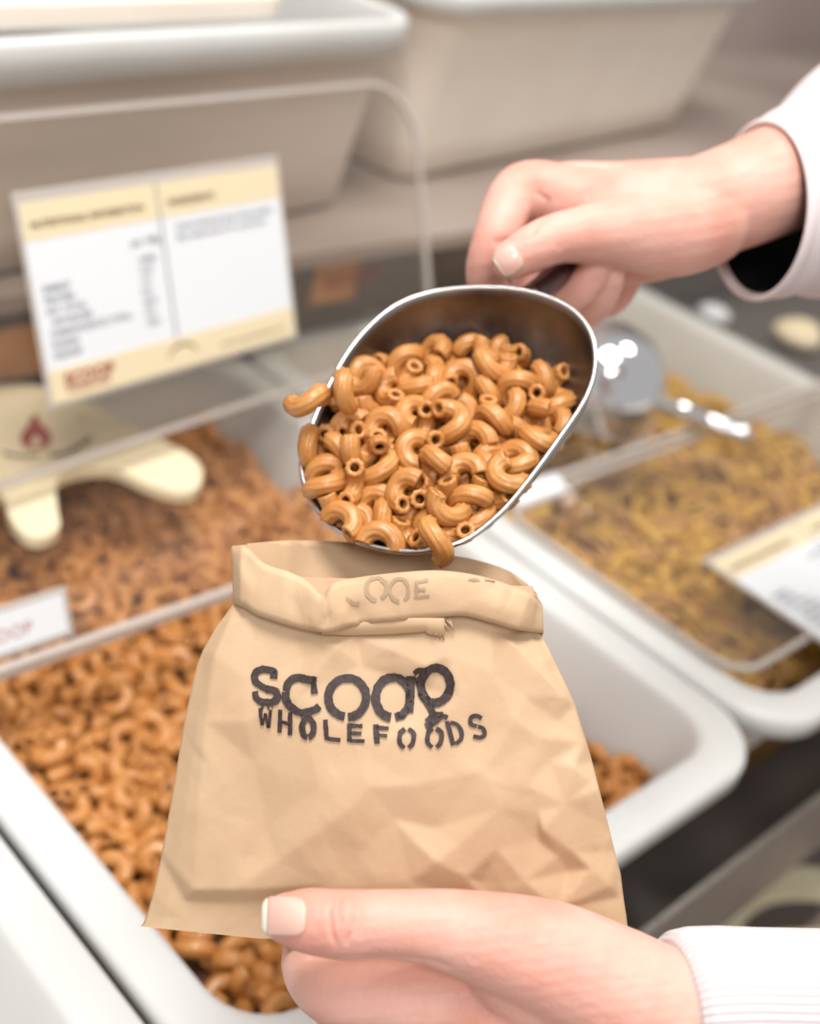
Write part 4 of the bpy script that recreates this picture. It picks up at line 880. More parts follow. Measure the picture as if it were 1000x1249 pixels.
    1,505,528,-83,34,25,-35,  2,413,349,-85,-70,-10,-68,  3,387,395,-85,64,-58,-43,  4,501,507,-86,-19,94,-18,  5,431,427,-78,-41,90,9,  0,550,678,-92,49,48,-71,  1,365,561,-91,60,17,31,  2,359,447,-86,64,-70,-28,
    3,447,742,-80,-23,28,-88,  5,293,385,-88,-18,-58,66,  1,293,499,-84,-76,-64,4,  2,331,691,-92,24,72,-27,  3,489,410,-88,16,-7,59,  4,323,351,-92,-39,-73,43,  5,469,664,-83,-19,78,52,  0,605,537,-92,-18,-44,-32,
    1,533,727,-84,1,-60,-78,  3,464,467,-81,-16,14,-65,  5,356,684,-85,-29,31,-16,  0,355,300,-83,-57,6,21,  2,416,470,-88,-22,69,67,  3,531,713,-80,27,89,-31,  4,395,410,-87,-79,53,-3,  5,485,358,-86,-29,-42,-75,
    0,470,707,-92,59,1,-73,  2,338,552,-86,-32,70,-7,  3,404,435,-81,16,-53,82,  4,384,720,-93,2,34,-13,  5,519,334,-92,-43,-54,-62,  0,356,400,-83,-46,43,-73,  1,537,395,-91,-45,66,18,  2,606,417,-86,85,-42,20,
    3,442,373,-80,67,-8,-50,  4,468,486,-85,50,56,62,  0,290,630,-86,1,-54,-60,  2,397,587,-91,55,-27,-77,  3,465,763,-82,12,-81,46,  4,550,473,-85,10,-84,18,  5,351,415,-92,75,-49,-28,  0,494,631,-91,-74,31,22,
    1,412,416,-80,-15,-19,87,  2,426,502,-84,-26,-14,-43,  3,305,332,-85,-2,1,-92,  4,337,662,-85,29,-4,-26,  5,603,353,-90,54,35,-57,  0,323,529,-83,28,14,-71,  1,433,547,-84,-85,47,-4,  2,372,337,-85,-36,-45,-9,
    3,506,569,-83,-66,-1,6,  4,293,443,-86,-60,71,-33,  5,400,282,-83,56,51,-54,  0,464,415,-91,63,-22,-73,  1,564,417,-83,-10,83,-51,  2,320,394,-81,65,69,4,  3,425,356,-83,-65,70,20,  4,423,705,-83,-43,28,59,
    5,291,730,-87,-38,81,31,  0,309,489,-77,56,72,-15,  2,356,491,-92,-39,61,51,  3,299,733,-79,-54,-80,-20,  5,570,303,-86,-12,10,-98,  0,609,719,-75,60,59,-40,  2,606,492,-85,89,-9,-25,  3,404,707,-84,-50,21,67,
    4,561,499,-87,34,-8,-61,  5,445,509,-84,30,-35,70,  0,350,762,-84,29,-60,34,  1,400,602,-84,-90,13,-29,  2,421,327,-84,-51,77,30,  3,525,378,-84,-14,-84,-49,  4,554,338,-91,-60,-23,64,  0,499,690,-91,-65,34,11,
    1,370,473,-84,-78,-37,-32,  2,315,512,-84,84,-38,1,  3,547,328,-87,6,-25,36,  5,552,715,-84,42,69,-53,  0,422,550,-92,55,63,-45,  1,318,650,-83,-10,2,-95,  3,605,735,-78,44,-37,-74,  4,365,290,-85,58,-16,74,
    5,425,439,-92,7,38,-90,  0,498,662,-84,75,-31,-9,  1,320,380,-91,58,43,-6,  2,554,650,-90,34,33,44,  3,415,647,-84,-31,13,-66,  4,459,521,-81,18,-97,-2,  5,424,388,-86,-13,-4,87,  0,355,429,-86,91,-13,-34,
    1,510,316,-84,19,-34,-78,  2,606,320,-86,77,-7,-61,  3,305,586,-85,36,55,72,  4,329,723,-82,-16,20,54,  5,414,544,-91,-62,-34,-69,  0,588,466,-89,31,0,86,  1,405,390,-85,21,60,40,  2,311,354,-92,82,27,-49,
    3,375,351,-81,46,66,6,  4,422,684,-86,22,25,-9,  5,576,753,-93,33,-84,15,  0,306,500,-90,43,55,62,  1,469,446,-78,43,-58,-3,  2,338,421,-81,56,48,-39,  3,465,287,-82,4,85,36,  4,364,381,-84,-71,-33,58,
    0,415,599,-85,96,-10,-16,  1,447,720,-80,1,27,47,  2,574,370,-87,-39,-8,46,  3,570,515,-84,87,-38,-26,  4,405,512,-90,-8,-14,4,  5,562,457,-83,67,-14,-61,  0,457,614,-85,88,-32,-26,  1,430,600,-86,-2,11,-22,
    3,289,597,-78,60,67,3,  4,361,589,-86,45,-21,-17,  5,457,445,-91,38,-76,-9,  1,307,748,-85,28,-5,-27,  2,489,614,-88,-17,43,-28,  3,550,276,-78,29,54,-12,  4,556,611,-87,81,-45,-31,  5,337,573,-84,-27,-73,-4,
    0,332,646,-89,-66,-45,33,  1,401,407,-77,-77,-50,30,  2,317,362,-85,-50,-73,23,  3,291,433,-78,-13,14,-40,  4,495,702,-84,-2,69,31,  5,497,385,-82,7,44,34,  0,421,751,-78,-91,-16,-32,  1,333,342,-84,-3,22,82,
    2,555,390,-87,86,41,-23,  3,369,661,-84,69,-6,21,  4,309,663,-81,76,51,-22,  5,486,427,-86,-2,38,-17,  0,517,499,-83,49,2,86,  1,288,762,-76,-34,7,59,  3,289,460,-87,32,-62,-59,  4,288,676,-89,44,56,19,
    5,350,733,-89,-88,-2,45,  0,383,432,-84,11,15,-33,  1,327,412,-86,1,-25,-89,  2,356,266,-88,-24,-33,-85,  3,603,690,-76,-68,-10,20,  4,358,724,-84,25,47,43,  5,553,574,-85,-3,26,-46,  0,417,631,-85,10,-69,66,
    1,540,758,-86,-20,0,97,  2,284,703,-79,-74,-40,52,  3,493,467,-80,-17,-93,-5,  4,418,759,-86,63,75,-13,  5,474,585,-86,20,16,-65,  0,574,465,-83,40,71,54,  1,528,454,-83,35,90,-8,  2,411,375,-85,20,-49,45,
    3,560,489,-80,86,-41,-17,  4,449,523,-87,-14,-2,-50,  5,289,642,-90,-35,53,-51,  0,387,731,-86,64,73,19,  1,520,401,-83,13,-9,16,  2,600,265,-85,60,-49,19,  3,302,367,-83,-20,4,97,  4,417,441,-81,-54,-44,-70,
    5,396,373,-84,47,10,-83,  0,364,625,-84,-19,71,36,  1,343,444,-84,-81,-34,-29,  2,327,607,-86,-32,91,22,  3,601,333,-79,-46,86,14,  4,456,705,-85,24,-91,29,  0,383,332,-86,-12,-26,93,  1,600,403,-78,18,69,65,
    2,527,477,-85,94,26,6,  3,380,452,-82,-49,76,40,  5,422,405,-85,96,6,-4,  0,608,301,-86,64,-15,71,  1,582,385,-78,-41,70,-41,  2,510,373,-85,10,-72,2,  3,506,407,-82,-8,77,44,  4,558,742,-83,-13,3,-2,
    5,579,565,-92,33,62,3,  0,311,546,-86,27,-35,87,  1,532,268,-84,-42,82,-34,  2,321,711,-82,76,41,9,  3,605,521,-80,-54,-4,-55,  4,427,531,-80,11,33,18,  5,318,443,-85,-13,17,-64,  0,331,516,-91,-46,-15,-85,
    1,608,707,-79,-79,-17,57,  2,509,389,-85,22,-77,13,  3,350,473,-85,42,68,58,  4,567,339,-87,-21,12,95,  5,316,683,-83,-80,0,50,  0,450,691,-86,0,23,-86,  1,494,677,-82,30,-26,-87,  2,303,400,-81,96,11,-7,
    3,547,730,-81,45,-25,-56,  4,590,369,-84,61,17,-76,  5,457,306,-84,-82,50,11,  0,423,316,-79,-82,46,27,  1,414,288,-81,62,2,-55,  2,333,374,-90,36,17,91,  3,387,362,-77,-35,29,53,  4,543,678,-82,-34,-65,-60,
    5,441,632,-84,-93,11,31,  0,432,567,-83,83,48,14,  1,314,426,-86,18,21,88,  2,362,419,-84,9,43,-7,  3,329,679,-83,9,-63,73,  4,284,729,-77,18,76,-9,  5,459,372,-78,13,-30,40,  0,445,760,-83,-24,-15,75,
    1,359,368,-77,-68,-65,27,  2,511,716,-83,-83,0,-12,  3,310,378,-77,-21,-22,60,  4,471,395,-85,52,17,-73,  5,340,270,-86,-13,98,9,  0,608,271,-80,-62,22,23,  1,290,280,-83,-48,86,-6,  2,444,391,-86,-9,95,27,
    3,542,628,-84,9,-85,-48,  4,606,439,-85,-85,9,19,  5,389,688,-84,47,82,20,  0,484,640,-83,22,34,-90,  1,582,622,-82,37,30,-77,  2,483,691,-85,-23,-9,80,  3,572,577,-84,-35,-69,-61,  4,580,541,-79,35,-18,25,
    5,351,669,-78,-8,6,-84,  0,385,293,-84,-10,48,-85,  1,565,606,-81,-73,2,43,  2,442,409,-74,-6,20,-73,  3,502,744,-82,56,-77,-21,  4,533,689,-80,-56,-65,1,  5,587,482,-89,-77,-58,-19,  0,606,573,-75,-3,-35,92,
    1,393,509,-86,36,-81,-22,  2,576,320,-87,89,40,11,  3,609,762,-75,80,47,24,  4,392,621,-85,-10,83,4,  5,393,470,-86,66,-63,12,  0,606,601,-79,48,-53,60,  1,384,386,-75,-23,-16,-95,  2,289,401,-84,-11,94,17,
    3,527,324,-90,-13,35,91,  4,360,336,-83,61,73,-13,  5,565,639,-90,22,-87,30,  0,457,317,-76,-24,-1,-42,  1,513,263,-79,63,-19,65,  2,537,510,-86,25,-76,-1,  3,493,546,-85,11,74,49,  4,533,311,-93,37,-38,60,
    5,326,495,-85,-75,49,36,  0,513,328,-80,-48,3,45,  1,359,461,-84,47,18,60,  2,579,338,-85,7,11,-9,  3,427,693,-76,-28,45,-15,  4,502,285,-90,32,73,37,  5,318,728,-77,56,-23,77,  0,466,730,-81,-39,-9,19,
    1,375,421,-81,69,20,6,  2,299,552,-84,8,6,-16,  3,551,543,-85,91,-39,0,  4,517,441,-79,19,-26,-7,  5,560,301,-93,55,45,-63,  0,298,418,-80,81,-24,-25,  1,296,319,-82,-41,-35,-64,  2,349,280,-85,-49,2,-84,
    3,425,618,-83,-23,92,24,  4,366,405,-92,-53,62,-33,  5,343,320,-91,18,12,52,  0,383,550,-85,74,64,4,  1,554,405,-79,-29,87,-2,  2,398,345,-81,60,78,3,  3,328,360,-81,61,-40,67,  4,564,624,-84,-9,48,78,
    5,559,266,-86,63,71,-12,  0,354,654,-79,-40,40,48,  1,316,461,-92,19,10,-97,  2,521,616,-83,36,-75,-14,  3,318,760,-76,-59,-39,3,  4,500,640,-85,-4,-30,-67,  5,394,677,-85,-81,55,15,  0,405,268,-85,-30,27,-71,
    2,336,390,-92,-21,43,-64,  3,286,614,-79,11,23,78,  4,594,440,-84,-9,-98,7,  5,325,324,-85,3,15,-95,  0,403,568,-83,81,4,53,  1,384,704,-82,-27,90,-11,  2,320,425,-76,-3,95,26,  3,479,675,-81,-64,65,-30,
    4,539,295,-86,70,-16,67,  5,440,475,-85,45,-40,63,  0,480,696,-77,-39,-17,65,  1,601,621,-91,28,36,-64,  2,568,359,-83,-21,31,-91,  3,493,270,-82,54,-46,65,  4,373,724,-82,32,-48,47,  5,590,588,-82,-15,-71,-53,
    0,303,468,-84,83,-22,-11,  1,578,719,-77,25,-6,40,  2,486,384,-84,1,-92,-23,  3,515,355,-86,-65,33,-53,  4,330,698,-81,14,-33,3,  5,288,533,-88,-8,68,-1,  0,292,417,-90,60,-45,-65,  1,287,384,-77,28,-12,3,
    2,350,713,-79,60,-74,-25,  3,541,614,-80,-21,-72,64,  4,314,483,-85,-98,-5,9,  5,440,310,-84,77,-57,-14,  0,368,676,-82,32,92,0,  1,470,504,-80,-97,-8,12,  2,366,757,-81,-93,31,12,  3,476,629,-78,45,52,47,
    4,392,488,-88,17,-79,51,  5,290,337,-84,31,85,27,  0,507,344,-83,-84,4,-52,  1,509,652,-82,65,7,-38,  2,392,536,-86,29,34,-52,  3,369,408,-78,37,75,47,  4,450,535,-85,13,38,40,  5,498,726,-82,46,75,-18,
    0,289,353,-84,-11,53,-57,  1,543,527,-86,59,-21,-21,  2,484,738,-86,52,73,-13,  3,500,731,-72,39,-76,8,  4,505,620,-80,46,21,6,  5,571,731,-83,-6,51,47,  0,289,266,-84,-44,54,70,  1,299,617,-79,58,-35,4,
    2,574,590,-84,35,-43,53,  3,588,310,-81,-12,65,-66,  4,353,527,-84,-89,28,13,  5,288,370,-85,-39,-38,-2,  0,387,265,-78,-43,32,-76,  1,439,704,-81,-66,5,69,  2,496,302,-87,-23,-96,-5,  3,306,302,-81,-51,-11,-84,
    4,427,467,-81,-5,-13,-89,  5,513,669,-83,4,8,84,  0,564,475,-85,-32,-4,88,  1,336,385,-81,61,20,52,  2,344,432,-77,18,48,-40,  3,360,736,-78,-69,13,-5,  4,515,728,-86,-25,90,-26,  5,602,472,-86,70,69,-8,
    0,328,476,-81,51,77,5,  1,348,586,-89,19,-82,8,  2,571,697,-84,-84,-45,-25,  3,536,665,-82,50,-66,-48,  4,480,621,-85,4,-45,-22,  5,534,417,-88,-57,57,19,  0,547,658,-78,-29,-73,-56,  1,529,649,-79,-6,-35,-63,
    2,462,599,-82,-6,29,12,  3,392,326,-78,-39,11,-8,  4,494,448,-79,22,12,15,  5,589,413,-85,-3,10,18,  0,471,410,-82,75,-41,-9,  1,530,287,-77,32,-4,11,  2,345,685,-82,51,-12,-71,  3,563,650,-80,49,-22,-64,
    4,296,696,-77,22,-10,-93,  5,557,506,-77,-68,25,64,  0,455,451,-80,-46,17,-59,  1,411,459,-83,62,-58,47,  2,599,582,-81,-1,11,-39,  3,567,711,-73,-32,-31,46,  4,340,282,-76,-15,19,84,  5,517,418,-89,58,-59,-12,
    0,329,281,-85,-29,-86,-29,  1,302,570,-81,-46,8,43,  2,584,760,-82,95,19,-18,  3,534,541,-82,82,-25,-49,  4,407,324,-84,53,-48,-8,  5,529,306,-84,-49,78,33,  0,557,527,-79,-19,27,23,  1,495,606,-82,33,49,33,
    2,382,669,-85,63,3,-43,  3,567,382,-81,79,5,-36,  4,549,513,-87,-32,1,16,  5,416,720,-82,-9,-45,5,  0,586,510,-86,60,-34,-71,  1,397,448,-82,-72,4,27,  2,587,333,-77,-15,-52,-29,  3,340,405,-81,94,28,-7,
    4,362,455,-76,34,9,-66,  5,506,448,-82,-50,-11,85,  0,378,688,-78,-25,-6,26,  1,327,748,-81,32,-18,-30,  2,453,482,-82,-58,28,-67,  3,407,672,-77,13,-69,54,  4,490,580,-84,18,-29,9,  5,609,283,-80,-31,-19,40,
    0,289,660,-85,94,11,-13,  1,429,733,-78,-93,-15,5,  2,555,367,-85,17,11,-97,  3,418,517,-83,-19,-23,60,  4,351,387,-88,45,17,-87,  5,527,356,-83,-28,28,3,  0,518,744,-76,-15,10,-7,  1,565,441,-83,78,61,-3,
    2,342,630,-82,22,80,-21,  3,555,427,-78,-53,-10,0,  5,592,499,-85,-27,-6,94,  0,484,283,-85,14,-27,93,  1,512,687,-78,-13,26,79,  2,370,391,-84,-2,30,74,  3,604,391,-84,-75,24,60,  4,444,264,-77,-77,57,6,
    5,366,526,-88,-49,-13,74,  0,526,635,-84,89,10,41,  1,431,661,-82,11,16,96,  2,412,552,-79,-31,-35,58,  3,601,462,-81,14,73,-43,  4,594,614,-76,-75,-64,7,  5,470,644,-83,10,14,-1,  0,480,488,-83,55,-56,-58,
    1,566,632,-76,-37,-80,38,  2,459,629,-81,52,58,7,  3,529,759,-77,16,21,-92,  4,384,607,-84,-24,26,92,  5,484,311,-85,-7,-92,-11,  0,521,367,-76,-21,-67,-59,  1,444,347,-81,70,-65,20,  2,512,638,-79,25,-84,-38,
    3,459,555,-83,-18,63,-62,  4,526,421,-81,-9,45,78,  5,469,431,-86,-10,7,-78,  0,323,670,-78,0,-49,23,  1,602,535,-79,-65,30,-68,  2,478,270,-83,-86,-31,-27,  3,333,445,-76,11,43,-81,  4,300,650,-82,71,2,58,
    5,297,449,-80,72,59,-18,  0,318,715,-72,-57,-71,-38,  1,506,508,-76,13,32,90,  2,358,604,-86,10,30,-48,  3,582,403,-75,62,51,34,  4,493,592,-77,-69,-46,-35,  5,454,438,-79,35,54,-27,  0,437,447,-84,49,-67,11,
    1,478,368,-84,2,30,67,  2,572,758,-80,-56,63,6,  3,509,300,-81,-12,71,-57,  4,530,342,-86,82,28,-45,  5,528,735,-79,-15,-35,-69,  0,564,331,-80,65,-70,-25,  1,409,363,-81,50,51,-50,  2,458,563,-91,2,-54,83,
    3,407,492,-83,46,-81,-31,  4,496,423,-82,-21,-6,-75,  5,609,508,-83,67,-2,-60,  0,473,591,-76,30,84,-20,  1,449,679,-79,-91,-6,7,  2,592,665,-75,-97,-10,-19,  3,309,600,-80,56,80,-9,  4,464,543,-82,25,-48,-51,
    5,446,618,-79,-44,2,63,  0,342,299,-82,-18,92,27,  1,587,633,-75,75,7,50,  2,439,292,-83,29,93,18,  3,321,571,-83,18,48,-49,  4,286,514,-76,27,95,-3,  5,577,687,-78,1,92,32,  0,553,315,-82,-5,-18,95,
    1,506,703,-77,-64,75,2,  2,420,587,-90,44,-12,-59,  3,339,328,-77,63,63,32,  4,327,592,-86,57,-6,-54,  5,538,521,-78,6,-12,30,  0,311,743,-74,56,-80,-16,  1,536,403,-80,20,68,66,  2,408,749,-84,-71,-44,-52,
    3,588,569,-76,82,-6,41,  4,580,600,-76,-90,-28,21,  5,353,554,-78,-18,0,-37,  0,536,367,-80,-40,36,-83,  1,580,662,-83,-71,60,19,  2,500,760,-79,-51,15,83,  3,325,546,-81,77,-10,-11,  4,383,277,-83,10,47,49,
    5,539,745,-82,-2,91,32,  0,450,394,-77,8,-30,91,  1,403,632,-87,-80,34,42,  2,546,557,-83,-27,-40,-52,  3,412,389,-75,66,-39,-32,  4,443,468,-79,16,38,-82,  0,305,348,-83,-1,12,-39,  1,571,316,-77,-88,-29,10,
    2,407,763,-80,8,-33,76,  3,370,438,-80,-22,-14,-10,  4,349,374,-84,-89,-3,14,  5,302,681,-81,-38,-26,-82,  0,442,579,-85,2,-59,73,  1,391,567,-83,-84,2,52,  2,455,301,-76,9,30,-74,  3,541,491,-81,-46,-18,-5,
    4,603,379,-82,46,-7,69,  5,471,380,-78,56,5,81,  0,362,548,-85,-7,-15,91,  1,367,707,-81,26,-35,-87,  2,349,268,-77,-13,14,-67,  3,300,476,-75,15,-97,-9,  4,349,346,-78,-85,-29,36,  5,484,577,-75,-17,-91,-6,
    0,341,359,-82,-44,42,-78,  1,417,265,-79,29,30,67,  2,441,437,-74,74,-65,7,  3,609,634,-79,-51,76,31,  4,481,541,-82,22,52,-8,  5,342,613,-86,50,-84,-7,  0,613,432,-77,-1,74,28,  1,409,658,-79,-50,38,47,
    2,383,639,-81,-16,-21,-5,  3,307,265,-80,-84,-32,-30,  4,479,658,-81,54,-81,-13,  5,343,730,-83,-34,-25,88,  0,482,730,-78,-98,-8,8,  1,359,573,-83,-75,41,-49,  2,305,764,-75,-9,-36,90,  3,363,502,-80,-96,24,1,
    4,317,312,-86,-46,-60,-26,  5,535,569,-83,69,26,-63,  0,427,453,-76,64,-64,35,  1,559,350,-79,-60,-68,-35,  2,321,271,-78,75,20,62,  3,484,746,-74,22,48,-58,  4,555,700,-78,89,14,15,  5,548,749,-76,-94,5,-24,
    0,458,351,-78,54,-77,-15,  1,609,620,-78,7,-31,89,  2,571,745,-81,57,46,-58,  3,312,699,-82,-42,39,-78,  4,499,372,-77,-39,71,-11,  5,495,313,-81,0,11,98,  0,468,422,-79,-69,60,37,  1,401,375,-74,30,4,19,
    2,512,288,-86,-63,52,-18,  3,393,725,-77,-29,7,-8,  4,410,685,-84,7,-88,6,  5,442,600,-83,86,0,-48,  0,578,645,-78,-45,86,21,  1,315,409,-77,-44,65,-28,  2,592,675,-82,74,51,-31,  3,304,284,-79,69,46,-39,
    4,466,706,-79,-73,-35,-56,  5,313,561,-81,-14,-30,-73,  0,411,534,-84,-5,42,-83,  1,296,671,-81,84,-51,0,  2,577,560,-80,-23,90,20,  3,610,410,-73,64,-33,-51,  4,555,296,-83,-45,-88,4,  5,373,607,-85,-10,-66,-8]
